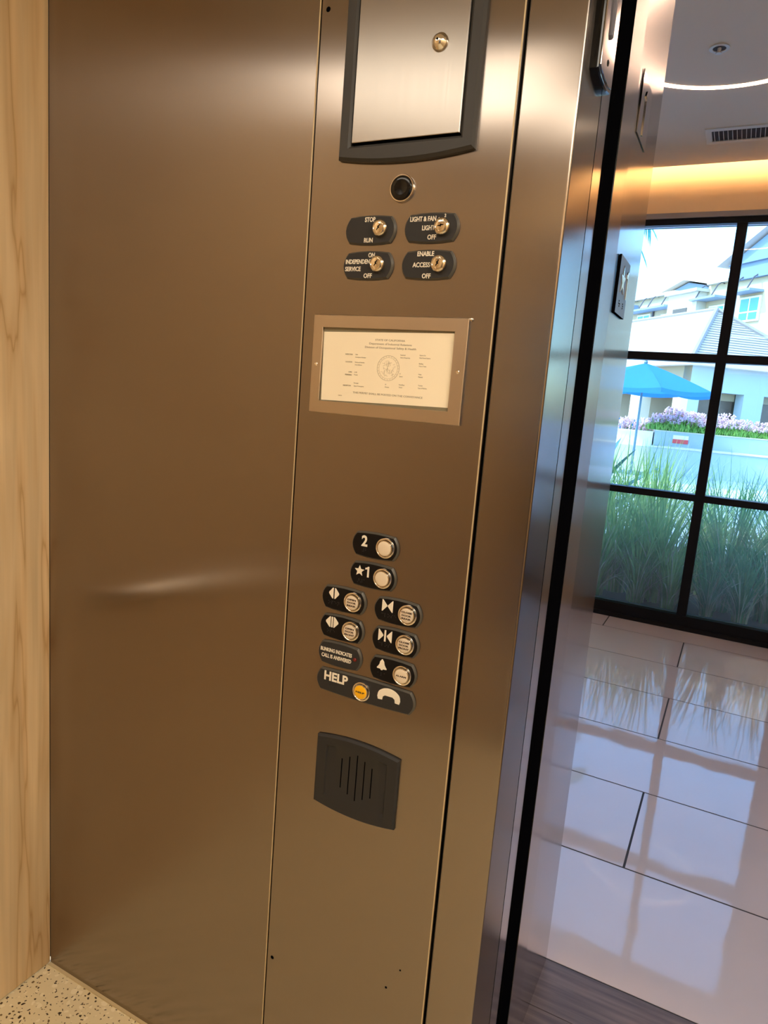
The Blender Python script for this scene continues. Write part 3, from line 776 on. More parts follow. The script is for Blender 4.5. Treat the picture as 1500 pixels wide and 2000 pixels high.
# star plate
sp2 = empty('floor_sign', JH(.477, 1.627, 0), 'grey metal floor sign with raised star, 1 and braille, lower plate on the hall jamb', 'sign')
bm = B(); q = [(.4215, 1.6275), (.5335, 1.6275), (.5335, 1.7345), (.4215, 1.7345)]
prism(bm, JH, q, 0, .0042, .0003)
bm.normal_update()
for f_ in bm.faces: f_.material_index = 0 if f_.normal.x > .9 else 1
link('plate', bm, ['signgrey', 'black'], sp2)
bm = B()
st = [(.4620+.027*(1 if i % 2 == 0 else .40)*math.sin(2*PI*i/10), 1.6915+.029*(1 if i % 2 == 0 else .40)*math.cos(2*PI*i/10)) for i in range(10)]
prism(bm, JH, st, .0041, .0060, .0004); link('star', bm, 'chrome', sp2)
bm = B(); prism(bm, JH, one_poly(.510, 1.6905, .020, .054), .0041, .0060, .0004); link('numeral', bm, 'chrome', sp2)
bm = B()
for (dy, dz) in ((0, 0), (.0, -.0045), (.0055, -.009), (.0085, -.0045), (.044, 0), (.047, -.004), (.044, -.0085)):
    lathe(bm, JH, .452+dy, 1.6525+dz, [(.0016, .0041), (.0013, .0050), (.0006, .0053)], 10)
link('braille', bm, 'black', sp2)

# ================================================================== LOBBY
LX0, LX1, LY0, LY1, LZ = -3.4, 3.2, .6805, 4.06, 3.0
# wood look tile strip in the doorway
bm = B()
for y0, y1, xs in ((.3005, .5180, (-.06, .62, 1.2)), (.5205, .6800, (-.06, .95, 1.2))):
    for a, b_ in zip(xs, xs[1:]): box(bm, WORLD, a, b_-.002, y0, y1, -.03, -.0)
box(bm, WORLD, -.06, 1.198, .3005, .680, -.03, -.0015, 1)
o = struct('floor_threshold', bm, ['woodtile', 'grout']); tag(o, 'grey brown wood-look tile strip in the doorway')
# polished cream tiles, rows .516 deep, joints as grooves of grout
bm = B()
gy = .0075
ys = [.6815, 1.1885, 1.7045, 2.2220, 2.7450, 3.2660, 3.7820, 4.30]
joints = [.30, .1238, -.90, .1225, -.90, .1240, -.55]
for r_ in range(7):
    y0, y1 = ys[r_]+gy/2, ys[r_+1]-gy/2
    j0 = .127 if r_ % 2 else .643
    j0 = j0
    x = j0-1.032*6
    while x < LX1+.3:
        a, b_ = max(x, LX0-.1)+gy/2, min(x+1.032, LX1+.1)-gy/2
        if b_ > a: box(bm, WORLD, a, b_, y0, y1, -.02, 0)
        x += 1.032
box(bm, WORLD, LX0-.1, LX1+.1, .681, 4.30, -.03, -.0012, 1)
o = struct('floor_lobby', bm, ['tile', 'grout']); tag(o, 'polished cream tile floor of the lobby')
# lobby walls
bm = B(); box(bm, WORLD, LX0-.1, LX0, LY0, 4.2, 0, 3.4); o = struct('wall_lobby_left', bm, 'wallpaint'); tag(o, 'left wall of the lobby')
bm = B(); box(bm, WORLD, LX1, LX1+.1, LY0, 4.2, 0, 3.4); o = struct('wall_lobby_right', bm, 'wallpaint'); tag(o, 'right wall of the lobby')
bm = B(); box(bm, WORLD, LX0, -.0601, LY0-.06, LY0-.001, 0, 3.4); box(bm, WORLD, 1.1301, LX1, LY0-.06, LY0-.001, 0, 3.4); box(bm, WORLD, -.06, 1.13, LY0-.06, LY0-.001, ZT+.031, 3.4)
o = struct('wall_lift_front', bm, 'wallpaint'); tag(o, 'lobby wall around the lift doorway')
bm = B(); box(bm, WORLD, LX0, LX1, LY0, 4.2, 3.36, 3.42); o = struct('ceiling_cove_top', bm, 'cove'); tag(o, 'upper ceiling inside the light cove')
# dropped ceiling with a ring slot
rcx, rcy, rr = -.005, 2.372, .500
bm = B()
n = 72
# outer slab around a round hole (ring slot)
def ceil_slab(bm, x0, x1, y0, y1, z0, z1, cx, cy, R):
    ang = [2*PI*i/n for i in range(n)]
    inn = [(cx+R*math.cos(a), cy+R*math.sin(a)) for a in ang]
    out = []
    for a in ang:
        dx, dy = math.cos(a), math.sin(a)
        ts = []
        if dx > 1e-9: ts.append((x1-cx)/dx)
        if dx < -1e-9: ts.append((x0-cx)/dx)
        if dy > 1e-9: ts.append((y1-cy)/dy)
        if dy < -1e-9: ts.append((y0-cy)/dy)
        t_ = min(ts); out.append((cx+dx*t_, cy+dy*t_))
    vi = [[bm.verts.new((x, y, z)) for x, y in inn] for z in (z0, z1)]
    vo = [[bm.verts.new((x, y, z)) for x, y in out] for z in (z0, z1)]
    for i in range(n):
        j = (i+1) % n
        face(bm, [vo[0][i], vi[0][i], vi[0][j], vo[0][j]]); face(bm, [vo[1][i], vo[1][j], vi[1][j], vi[1][i]])
        face(bm, [vi[0][i], vi[1][i], vi[1][j], vi[0][j]]); face(bm, [vo[0][i], vo[0][j], vo[1][j], vo[1][i]])
ceil_slab(bm, -2.2, 2.2, .6815, 3.946, LZ, LZ+.030, rcx, rcy, rr+.016)
box(bm, WORLD, LX0+.001, -2.2, .6815, 3.946, LZ, LZ+.03); box(bm, WORLD, 2.2, LX1-.001, .6815, 3.946, LZ, LZ+.03)
lathe(bm, WORLD, rcx, rcy, [(rr-.016, LZ+.03), (rr-.016, LZ)][::-1], n, cap0=True, cap1=True)
o = struct('ceiling_lobby', bm, 'ceil'); tag(o, 'flat grey-white dropped ceiling of the lobby')
M['ringlamp'] = simple('ring_lamp', (1, 1, 1, 1), .5, emit=(1.0, .66, .46, 1), estr=9.0)
M['covelamp'] = simple('cove_lamp', (1, 1, 1, 1), .5, emit=(1.0, .66, .34, 1), estr=24.0)
rl = empty('ring_light', (rcx, rcy, LZ), 'thin glowing ring light in the lobby ceiling', 'light')
bm = B(); ringm(bm, WORLD, rcx, rcy, rr-.0155, rr+.0155, LZ+.020, LZ+.030, n); link('housing', bm, 'vent', rl)
bm = B(); ringm(bm, WORLD, rcx, rcy, rr-.0130, rr+.0130, LZ-.003, LZ+.016, n); link('diffuser', bm, 'ringlamp', rl)
# cove strip lamp on top of the dropped ceiling
cl = empty('cove_light', (0, 3.88, 3.03), 'warm strip light hidden above the ceiling edge beside the windows', 'light')
bm = B(); box(bm, WORLD, LX0+.05, LX1-.05, 3.875, 3.905, 3.0305, 3.055); link('housing', bm, 'vent', cl)
bm = B(); box(bm, WORLD, LX0+.05, LX1-.05, 3.876, 3.904, 3.0555, 3.100); link('lamp_strip', bm, 'covelamp', cl)
# unseen round lamps added to warm and brighten the lobby
M['filllamp'] = simple('fill_lamp', (1, 1, 1, 1), .5, emit=(1.0, .78, .56, 1), estr=17.0)
for k, (x, y) in enumerate(((-1.5, 1.5), (1.5, 1.5), (-1.5, 2.9), (1.5, 2.9), (-2.7, 2.2), (2.6, 2.2))):
    t = empty('fill_light', (x, y, LZ-.006), 'small round fill lamp added to the lobby ceiling out of view', 'light', 'added lobby fill lamps')
    FDn = Fr((x, y, LZ), (1, 0, 0), (0, -1, 0), (0, 0, -1))
    bm = B(); ringm(bm, FDn, 0, 0, .075, .095, .0003, .006, 28); link('trim_ring', bm, 'vent', t)
    bm = B(); lathe(bm, FDn, 0, 0, [(.0745, .0005), (.0745, .003)], 28); link('lamp', bm, 'filllamp', t)
# sprinkler
sk = empty('ceiling_sprinkler', (-.062, 2.478, LZ), 'small round white sprinkler fitting in the lobby ceiling inside the ring light', 'sprinkler')
FD = Fr((-.062, 2.478, LZ), (1, 0, 0), (0, -1, 0), (0, 0, -1))
bm = B(); ringm(bm, FD, 0, 0, .027, .041, 0, .004, 32); bevel_all(bm, .0012, 2); link('escutcheon', bm, 'vent', sk, smooth=40)
bm = B(); lathe(bm, FD, 0, 0, [(.0268, .0002), (.0268, .0012)], 28); link('recess', bm, 'duct', sk)
bm = B(); lathe(bm, FD, 0, 0, [(.008, .001), (.008, .010), (.005, .014), (.005, .020), (.013, .021), (.013, .023)], 18); link('sprinkler_head', bm, 'vent', sk, smooth=40)
# vent
vt = empty('ceiling_vent', (.145, 3.50, LZ), 'white ceiling air vent with upright blades near the windows', 'vent')
vx0, vx1, vy0, vy1 = -.160, .46, 3.372, 3.605
FV = Fr((0, 0, LZ), (1, 0, 0), (0, -1, 0), (0, 0, -1))
bm = B()
o_ = [(vx0, -vy1), (vx1, -vy1), (vx1, -vy0), (vx0, -vy0)]; i_ = [(vx0+.035, -vy1+.045), (vx1-.035, -vy1+.045), (vx1-.035, -vy0-.035), (vx0+.035, -vy0-.035)]
loops(bm, FV, [(o_, 0), (offs(o_, .002), .005), (offs(i_, -.002), .007), (i_, .003)], cap1=False); link('vent_frame', bm, 'vent', vt)
bm = B(); box(bm, FV, vx0+.035, vx1-.035, -vy1+.045, -vy0-.035, .0002, .0010); link('duct', bm, 'duct', vt)
x = vx0+.035+.012
while x < vx1-.036:
    bm = B(); box(bm, FV, x-.0013, x+.0013, -vy1+.046, -vy0-.036, .0011, .0105); link('blade', bm, 'vent', vt)
    x += .0228
# wall above the windows and the pier to the right
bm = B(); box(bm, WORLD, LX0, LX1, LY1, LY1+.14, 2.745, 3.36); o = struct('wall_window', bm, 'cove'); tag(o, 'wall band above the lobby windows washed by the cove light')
bm = B(); box(bm, WORLD, .755, 1.35, LY1, LY1+.14, 0, 2.7445); box(bm, WORLD, 2.72, LX1, LY1, LY1+.14, 0, 2.7445); box(bm, WORLD, LX0, -2.55, LY1, LY1+.14, 0, 2.7445)
o = struct('wall_pier', bm, 'wallpaint'); tag(o, 'wall piers between the lobby windows')
# windows: black frames
def window(idx, x0, mulls, label):
    """mulls: list of (a,b) mullion spans; panes between neighbours"""
    w = empty('window_%d' % idx, (x0, LY1+.05, 0)); w['kind'] = 'structure'; tag(w, label)
    ya, yb = LY1+.0, LY1+.10
    xa, xb = mulls[0][0], mulls[-1][1]
    b = B()
    for a, c in mulls: box(b, WORLD, a, c, ya+.001, yb, .101, 2.672)
    for z0, z1 in ((.893, .938), (1.8095, 1.8620)):
        for (a, c), (d, e) in zip(mulls, mulls[1:]): box(b, WORLD, c, d, ya+.003, yb-.003, z0, z1)
    box(b, WORLD, xa, xb, ya, yb, .0005, .100); box(b, WORLD, xa, xb, ya-.02, yb, .0005, .030)
    box(b, WORLD, xa, xb, ya, yb, 2.6725, 2.7105)
    link('frame', b, 'alu', w)
    b = B(); box(b, WORLD, xa, xb, ya-.012, yb, 2.7110, 2.7440); link('head_trim', b, 'trimgrey', w)
    for (a, c), (d, e) in zip(mulls, mulls[1:]):
        for z0, z1, mt in ((.1012, .8925, 'glass_low'), (.9385, 1.8090, 'glass'), (1.8625, 2.6715, 'glass')):
            b = B(); box(b, WORLD, c+.0005, d-.0005, ya+.055, ya+.061, z0, z1); link('pane', b, mt, w)
window(1, .1, [(-2.545, -2.485), (-1.905, -1.845), (-1.265, -1.205), (-.625, -.565), (.045, .106), (.690, .750)], 'black framed lobby window wall looking onto the garden')
window(2, 1.9, [(1.355, 1.415), (2.03, 2.09), (2.655, 2.715)], 'second black framed lobby window')

# ================================================================== GARDEN
bm = B(); box(bm, WORLD, -5, 5, 4.21, 7.6, -.25, -.03); o = tag(link('garden_bed', bm, 'soil'), 'dark soil bed outside the lobby windows', 'soil'); o['kind'] = 'structure'
bm = B(); box(bm, WORLD, -40, 40, 7.61, 90, -.3, -.04); o = tag(link('ground', bm, 'paving'), 'pale paved courtyard', 'ground'); o['kind'] = 'structure'

def clump(name, nb, h, spread, mat, seed, wid=.016, dry=0):
    rs = random.Random(seed); bms = B()
    for i in range(nb):
        a = rs.uniform(0, 2*PI); r0 = rs.uniform(0, .09); hh_ = h*rs.uniform(.55, 1.08); lean = spread*rs.uniform(.15, 1.0)
        w_ = wid*rs.uniform(.6, 1.2); dx, dy = math.cos(a), math.sin(a); px, py = -dy, dx
        tw = rs.uniform(-.8, .8); droop = rs.uniform(0, .35) if rs.random() < .4 else 0
        prev = None; S = 7
        for k in range(S+1):
            t_ = k/S
            rad = r0+lean*(t_**1.8); z = hh_*(t_-.5*droop*t_**3-.12*t_*t_*lean/.5)
            ww = w_*(1-t_**2.5)*.5+.0006
            c = Vector((dx*rad, dy*rad, z)); sd = Vector((px*math.cos(tw)+dx*math.sin(tw), py*math.cos(tw)+dy*math.sin(tw), 0))*ww
            mid = c+Vector((dx, dy, -.2))*(-ww*.35)
            cur = [bms.verts.new(c-sd), bms.verts.new(mid), bms.verts.new(c+sd)]
            if prev:
                face(bms, [prev[0], prev[1], cur[1], cur[0]]); face(bms, [prev[1], prev[2], cur[2], cur[1]])
            prev = cur
    me = bpy.data.meshes.new(name); bms.to_mesh(me); bms.free(); me.materials.append(M[mat]); me.shade_smooth()
    return me
ga = clump('strap_leaves', 100, 1.36, .62, 'grass', 1)
gb = clump('strap_leaves', 92, 1.32, .70, 'grass_dark', 2)
gd = clump('dry_leaves', 44, .85, .75, 'grass_dry', 3, .014)
def mk_grass(a, loc, sc, rz, label):
    t = empty('strap_leaf_plant', loc, label, 'plant', 'strappy grasses outside the lobby window')
    o1 = bpy.data.objects.new('leaves', a); COL.objects.link(o1); o1.parent = t
    o2 = bpy.data.objects.new('dry_leaves', gd); COL.objects.link(o2); o2.parent = t
    t.scale = (sc, sc, sc); t.rotation_euler = (0, 0, rz); return t
LG = 'clump of tall strappy green grass growing outside the lobby window, left of the window bar'
LD = 'clump of tall darker green grass growing outside the lobby window, right of the window bar'
LB = 'clump of tall strappy grass in the back row of the garden bed'
pa = mk_grass(ga, (-.50, 4.95, -.03), 1.0, .3, LG); pb = mk_grass(gb, (.30, 4.95, -.03), .96, 1.2, LD)
rs = random.Random(11)
for x, y, s_ in ((-.18, 4.85, .98), (-.78, 5.15, 1.0), (-.36, 5.45, 1.02), (-1.15, 4.9, .95), (-1.6, 5.1, 1.0), (-.62, 4.72, .8), (-.30, 4.70, .72), (-.05, 4.66, .6)):
    copy_tree(pa, (x, y, -.03), rs.uniform(0, 6), s_, LG)
for x, y, s_ in ((.62, 4.85, .90), (.95, 5.0, 1.0), (1.4, 4.9, .95), (2.0, 5.0, 1.0), (.42, 5.35, .88), (.12, 5.40, .86), (.78, 5.3, .92), (.45, 4.64, .6), (.22, 4.62, .5)):
    copy_tree(pb, (x, y, -.03), rs.uniform(0, 6), s_, LD)
for x, y, s_ in ((-.95, 6.2, 1.0), (-.42, 6.35, .93), (.1, 6.3, .82), (.7, 6.3, .80)):
    copy_tree(pa, (x, y, -.03), rs.uniform(0, 6), s_, LB)

def leaf_blade(bm, base, dirv, L_, w_, curl, n=8, mi=0):
    d = Vector(dirv).normalized(); up = Vector((0, 0, 1)); side = d.cross(up).normalized()
    prev = None
    for k in range(n+1):
        t_ = k/n
        c = Vector(base)+d*(L_*t_)+Vector((0, 0, -curl*L_*t_*t_))
        ww = w_*(math.sin(PI*min(1, .18+.82*t_)))**.7 if t_ < 1 else .0005
        nn = side.cross(d)
        cur = [bm.verts.new(c-side*ww*.5+nn*ww*.12), bm.verts.new(c-nn*ww*.05), bm.verts.new(c+side*ww*.5+nn*ww*.12)]
        if prev:
            face(bm, [prev[0], prev[1], cur[1], cur[0]], mi=mi); face(bm, [prev[1], prev[2], cur[2], cur[1]], mi=mi)
        prev = cur
bm = B(); rs = random.Random(5)
for i in range(22):
    a = i*2.4; el = .35+1.1*(i/22)
    leaf_blade(bm, (-.98, 5.75, .28+.02*i), (math.cos(a)*math.cos(el), math.sin(a)*math.cos(el), math.sin(el)), rs.uniform(.75, .95), .13, .10)
tube(bm, [(-.98, 5.75, -.03), (-.98, 5.75, .45), (-.98, 5.75, .75)], .08, 10)
tag(link('agave', bm, 'agave', smooth=60), 'broad-leaved blue green agave at the left end of the garden bed', 'plant')

# palm with hanging fronds
pt_ = empty('palm_tree', (-2.75, 10.9, -.04), 'palm tree whose frond tips hang at the top left of the window', 'tree')
bm = B(); tube(bm, [(-2.75, 10.9, -.04), (-2.72, 10.9, 2.2), (-2.85, 10.9, 5.17)], .17, 12, .12); link('trunk', bm, 'trunk', pt_, smooth=60)
bm = B()
for i in range(15):
    a = 2*PI*i/15+.05; el = .55-.35*((i*7) % 3)
    L_ = 1.7
    pts = []
    for k in range(15):
        t_ = k/14; pts.append(Vector((-2.85+math.cos(a)*L_*t_*(1-.15*t_), 10.9+math.sin(a)*L_*t_*(1-.15*t_), 5.12+math.sin(el)*L_*t_-.95*t_*t_)))
    tube(bm, pts, .016, 5, .004)
    for k in range(2, 15):
        d = (pts[k]-pts[k-1]).normalized(); s_ = d.cross(Vector((0, 0, 1))).normalized()
        for sg in (-1, 1):
            for f_ in (0, .5):
                leaf_blade(bm, pts[k]-d*f_*.1, (d*.75+s_*sg*.8+Vector((0, 0, -.35))), .42*(1-.45*abs(k/14-.4)), .030, .25, 3)
link('fronds', bm, 'palm', pt_)

# ------------------------------------------------------------------ patio: retaining walls, flowers, umbrella
RP = Vector((.886, .457, 0)).normalized(); FP = Vector((-.457, .886, 0)).normalized()
def yard(o, r):   # frame at o, r to the right, facing the lobby
    r = Vector(r).normalized(); return Fr(o, r, (0, 0, 1), (r.y, -r.x, 0))
YD = yard((-1.27, 18.94, 0), (.995, .040, 0))
# raised paved terrace behind
bm = B(); box(bm, YD, -9, 9, -.04, .62, -16, .18); tag(link('terrace', bm, 'stucco'), 'raised pale terrace beyond the retaining wall', 'terrace')['kind'] = 'structure'
rw = empty('retaining_wall', YD(2, -.04, .3), 'low pale stepped retaining wall in front of the flower bed', 'wall')
bm = B(); box(bm, YD, -.55, 9, -.04, .640, .19, .42); link('lower_wall', bm, 'stucco_shade', rw)
bm = B(); box(bm, YD, -.55, 9, .6405, .675, .18, .46); link('ledge', bm, 'stucco', rw)
pw = empty('flower_planter', YD(2, .675, 0), 'long pale raised planter filled with lavender flowers', 'planter')
bm = B(); box(bm, YD, -.52, 9, .6755, 1.060, -.9, 0); link('planter_wall', bm, 'stucco_shade', pw)
bm = B(); box(bm, YD, -.54, 9, 1.0605, 1.085, -.92, .02); link('coping', bm, 'stucco', pw)
bm = B(); box(bm, YD, -1.62, -.56, .621, .985, -.6, 0); box(bm, YD, -1.66, -.56, .9855, 1.02, -.62, .02)
tag(link('white_wall', bm, 'white_trim'), 'sunlit low white garden wall left of the planter', 'wall')
# sign box on the planter wall
sb = empty('wall_sign', YD(.12, .78, .0), 'small white and red sign on the planter wall', 'sign')
bm = B(); box(bm, YD, -.05, .33, .885, .985, .0005, .03); link('white_band', bm, 'white_trim', sb)
bm = B(); box(bm, YD, -.05, .33, .775, .8845, .0005, .03); link('red_band', bm, 'red', sb)
# flowering shrubs
def flower_mesh(seed, nst=46):
    rs = random.Random(seed); bm = B()
    for i in range(nst):
        a = rs.uniform(0, 2*PI); r = .22*math.sqrt(rs.random()); x, y = r*math.cos(a), r*math.sin(a)
        h = rs.uniform(.30, .55); lx, ly = rs.uniform(-.06, .06), rs.uniform(-.06, .06)
        top = Vector((x+lx, y+ly, h))
        tube(bm, [(x, y, .05), tuple(top)], .004, 4, mi=0)
        for k in range(6):
            c = top+Vector((rs.uniform(-.02, .02), rs.uniform(-.02, .02), -.015*k)); s_ = .019
            vs = [bm.verts.new(c+Vector(v)*s_) for v in ((1, 0, 0), (-1, 0, 0), (0, 1, 0), (0, -1, 0), (0, 0, 1.4), (0, 0, -1))]
            for q_ in ((0, 2, 4), (2, 1, 4), (1, 3, 4), (3, 0, 4), (2, 0, 5), (1, 2, 5), (3, 1, 5), (0, 3, 5)): face(bm, [vs[t2] for t2 in q_], mi=1)
    for i in range(150):
        a = rs.uniform(0, 2*PI); r = .25*math.sqrt(rs.random()); x, y = r*math.cos(a), r*math.sin(a)
        leaf_blade(bm, (x, y, 0), (math.cos(a)*.4+rs.uniform(-.3, .3), math.sin(a)*.4+rs.uniform(-.3, .3), 1), rs.uniform(.15, .34), .022, .15, 3)
    me = bpy.data.meshes.new('flowers'); bm.to_mesh(me); bm.free(); me.materials.append(M['flower_leaf']); me.materials.append(M['flower'])
    return me
fm = [flower_mesh(s_) for s_ in (1, 2, 3)]
rs = random.Random(21); i = 0
for row, w_ in ((0, -.18), (1, -.46), (2, -.74)):
    x = -.48+.1*row
    while x < 3.6:
        o = bpy.data.objects.new('lavender_plant', fm[i % 3]); COL.objects.link(o); o.location = YD(x, 1.085, w_)
        sc = rs.uniform(.85, 1.25)*(1.15 if x < 1.3 else .85); o.scale = (sc, sc, sc*rs.uniform(.60, .82)); o.rotation_euler = (0, 0, rs.uniform(0, 6))
        tag(o, 'lavender plant in the long raised planter', 'plant', 'lavender plants in the raised planter'); i += 1
        x += .33
# plants on top of the low white wall
for k in range(4):
    o = bpy.data.objects.new('lavender_plant', fm[k % 3]); COL.objects.link(o); o.location = YD(-1.5+.27*k, .62, -1.05); o.rotation_euler = (0, 0, k)
    o.scale = (1, 1, 1.35)
    tag(o, 'lavender plant on the terrace behind the low white wall', 'plant', 'lavender plants behind the low white wall')

# umbrella
UC = Vector((-2.06, 17.36, 0))
um = empty('patio_umbrella', (UC.x, UC.y, -.04), 'large blue patio umbrella standing open in the courtyard', 'umbrella')
bm = B(); tube(bm, [(UC.x, UC.y, -.02), (UC.x, UC.y, 1.2), (UC.x, UC.y, 2.66)], .028, 12); link('pole', bm, 'pole', um, smooth=60)
bm = B(); tube(bm, [(UC.x, UC.y, -.04), (UC.x, UC.y, .03)], .30, 24); link('base', bm, 'pole', um, smooth=40)
bm = B(); NS = 8; R_ = 1.75; ns = 6; nc = 6
def canopy_pt(a, t_):
    f = (a/(2*PI/NS)) % 1.0; sag = 4*f*(1-f)
    rad = R_*t_*(math.cos(PI/NS)/math.cos((f-.5)*2*PI/NS)) if True else R_*t_
    z = 2.70-.62*t_**1.15-.055*sag*t_*t_
    return Vector((UC.x+rad*math.cos(a+.35), UC.y+rad*math.sin(a+.35), z))
grid = []
for k in range(ns+1):
    grid.append([bm.verts.new(canopy_pt(2*PI*j/(NS*nc), max(k/ns, .03))) for j in range(NS*nc)])
for k in range(ns):
    for j in range(NS*nc):
        j2 = (j+1) % (NS*nc); face(bm, [grid[k][j], grid[k+1][j], grid[k+1][j2], grid[k][j2]])
low = [bm.verts.new(v.co+Vector((0, 0, -.10))) for v in grid[-1]]
for j in range(NS*nc):
    j2 = (j+1) % (NS*nc); face(bm, [grid[-1][j], low[j], low[j2], grid[-1][j2]])
link('canopy', bm, 'canvas', um, smooth=20)
bm = B(); lathe(bm, Fr((UC.x, UC.y, 0), (1, 0, 0), (0, 1, 0), (0, 0, 1)), 0, 0, [(.03, 2.66), (.05, 2.72), (.02, 2.80), (.008, 2.84)], 12); link('finial', bm, 'pole', um)
for j in range(NS):
    bm = B(); a = 2*PI*j/NS
    tube(bm, [canopy_pt(a, .04)-Vector((0, 0, .03)), canopy_pt(a, .5)-Vector((0, 0, .03)), canopy_pt(a, .97)-Vector((0, 0, .03))], .010, 6); link('rib', bm, 'pole', um)
# blue pool chair behind the low white wall
ch = empty('pool_lounger', YD(-1.75, .62, -1.6), 'blue cushioned lounger at the left edge behind the low white wall', 'lounger')
bm = B(); box(bm, YD, -2.3, -1.25, .80, .90, -2.2, -1.5); bevel_all(bm, .03, 2); link('seat_cushion', bm, 'canvas', ch)
bm = B(); box(bm, YD, -2.3, -1.25, .90, 1.30, -2.35, -2.2); bevel_all(bm, .03, 2); link('back_cushion', bm, 'canvas', ch)
for a in (-2.25, -1.3):
    for w_ in (-2.15, -1.55):
        bm = B(); box(bm, YD, a-.025, a+.025, .62, .80, w_-.025, w_+.025); link('leg', bm, 'white_trim', ch)

# ------------------------------------------------------------------ clubhouse with hip roof
KD = 1.44
C0 = Vector((.2573, -1, 0))
K = C0+(Vector((-1.44, 23.94, 0))-C0)*KD
A_ = Vector((-.641, .768, 0)).normalized(); Bv = Vector((.768, .641, 0)).normalized()
# LF: left face seen from the lobby: u runs right (towards K), so use -A_
LF = Fr(K, -A_, (0, 0, 1), -Bv)      # u<0 left of K ; w towards viewer
RF = Fr(K, Bv, (0, 0, 1), -A_)       # u>0 right of K
def zz(z): return 1.436+(z-1.436)*KD
gz = -.04
ctop = zz(2.30); eave = zz(3.30)
cb = empty('clubhouse', K+A_*4+Bv*4, 'low cream clubhouse with a pale tiled hip roof behind the umbrella', 'building')
# left face: upper wall and pillars, recessed back wall
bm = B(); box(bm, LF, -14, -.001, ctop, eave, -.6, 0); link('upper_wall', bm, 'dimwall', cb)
for u0, u1 in ((-4.85, -3.78), (-1.18, -.42), (-7.6, -6.7), (-10.5, -9.6)):
    bm = B(); box(bm, LF, u0, u1, gz, ctop-.001, -.55, -.02); link('pillar', bm, 'stucco', cb)
bm = B(); box(bm, LF, -.419, -.001, gz, ctop-.001, -.6, 0); link('corner_pillar', bm, 'stucco_shade', cb)
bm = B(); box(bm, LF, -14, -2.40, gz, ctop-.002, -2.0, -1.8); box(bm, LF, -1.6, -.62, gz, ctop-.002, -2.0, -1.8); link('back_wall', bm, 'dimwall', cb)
bm = B(); box(bm, LF, -2.395, -1.605, gz, ctop-.002, -1.95, -1.86); w_ = link('window', bm, 'opening', cb)
# right face: wall with openings, its bluish shade put into the colour
bm = B(); box(bm, RF, 0, 12, ctop+.10, eave, -.6, 0); link('upper_wall', bm, 'stucco_shade', cb)
for u0, u1 in ((0.0, .32), (3.02, 4.15), (7.0, 8.1)):
    bm = B(); box(bm, RF, u0+.001, u1, gz, ctop+.099, -.55, 0); link('pillar', bm, 'stucco_shade', cb)
for u0, u1 in ((.35, 3.0), (4.2, 6.9)):
    bm = B(); box(bm, RF, u0, u1, gz, ctop+.098, -.9, -.7); f_ = link('window', bm, 'opening', cb)
    bm = B(); box(bm, RF, u0-.02, u1+.02, ctop-.25, ctop+.098, -.69, -.62); link('window_head', bm, 'dimwall', cb)
# roof: eaves overhang; ridge parallel to A_
rz = zz(4.72); ov = .55; ez = eave+.02
bm = B()
def KP(a, b, z): return K+A_*a+Bv*b+Vector((0, 0, z))
half = 3.2
e = [KP(-ov, -ov, ez), KP(15, -ov, ez), KP(15, 2*half+ov, ez), KP(-ov, 2*half+ov, ez)]
r0_, r1_ = KP(half, half, rz+.9), KP(13, half, rz+.9)
V_ = [bm.verts.new(p_) for p_ in e]; U_ = [bm.verts.new(r0_), bm.verts.new(r1_)]
L_ = [bm.verts.new(p_+Vector((0, 0, -.22))) for p_ in e]
face(bm, [V_[0], U_[0], U_[1], V_[1]]); face(bm, [V_[0], V_[3], U_[0]]); face(bm, [V_[3], V_[2], U_[1], U_[0]]); face(bm, [V_[1], U_[1], V_[2]])
for i in range(4): face(bm, [V_[i], L_[i], L_[(i+1) % 4], V_[(i+1) % 4]])
face(bm, L_[::-1])
bmesh.ops.recalc_face_normals(bm, faces=bm.faces[:])
link('roof', bm, 'roof', cb)
# tile courses: low raised battens on the near hip face
bm = B()
P0, P1, P2 = e[0], e[3], r0_
nrm = (P1-P0).cross(P2-P0).normalized()
if nrm.z < 0: nrm = -nrm
for i in range(1, 22):
    t_ = i/22; a = P0.lerp(P2, t_)+nrm*.02; b_ = P1.lerp(P2, t_)+nrm*.02
    tube(bm, [a, b_], .030, 4)
link('tile_courses', bm, 'course', cb)
bm = B(); tube(bm, [P0+nrm*.05, P2+nrm*.05], .12, 6); tube(bm, [P1+nrm*.05, P2+nrm*.05], .12, 6); tube(bm, [P2+nrm*.05, r1_+Vector((0, 0, .05))], .10, 6); link('ridge_tiles', bm, 'course', cb)
bm = B(); box(bm, Fr(KP(2, 3, 0), A_, Bv, (0, 0, 1)), 0, 11, 0, 3, gz, eave-.1); link('core', bm, 'dimwall', cb)

# ------------------------------------------------------------------ apartment block behind
Q = Vector((-1.87, 53.96, 0))
AF = Fr(Q, -A_, (0, 0, 1), -Bv)      # u = -a
ap = empty('apartment_building', Q+A_*5+Bv*5+Vector((0, 0, gz)), 'long cream apartment block with steel window awnings behind the clubhouse', 'building')
def apart(name, u0, u1, z0, z1, w0, w1, mat, parent=None, bev=0):
    bm = B(); box(bm, AF, u0, u1, z0, z1, w0, w1)
    return link(name, bm, mat, parent or ap)
apart('wall', -24, -5.76, gz, 10.9, -8, 0, 'stucco2'); apart('wall', -5.75, -2.3, gz, 10.55, -8, .8, 'stucco')
apart('wall', -2.29, 9, gz, 11.0, -8, 0, 'stucco2')
apart('cornice', -24, -5.76, 10.9, 11.1, -8.3, .35, 'stucco'); apart('cornice', -5.9, -2.1, 10.55, 10.76, -8.3, 1.1, 'stucco'); apart('cornice', -2.05, .1, 11.0, 11.2, -2.3, .35, 'stucco')
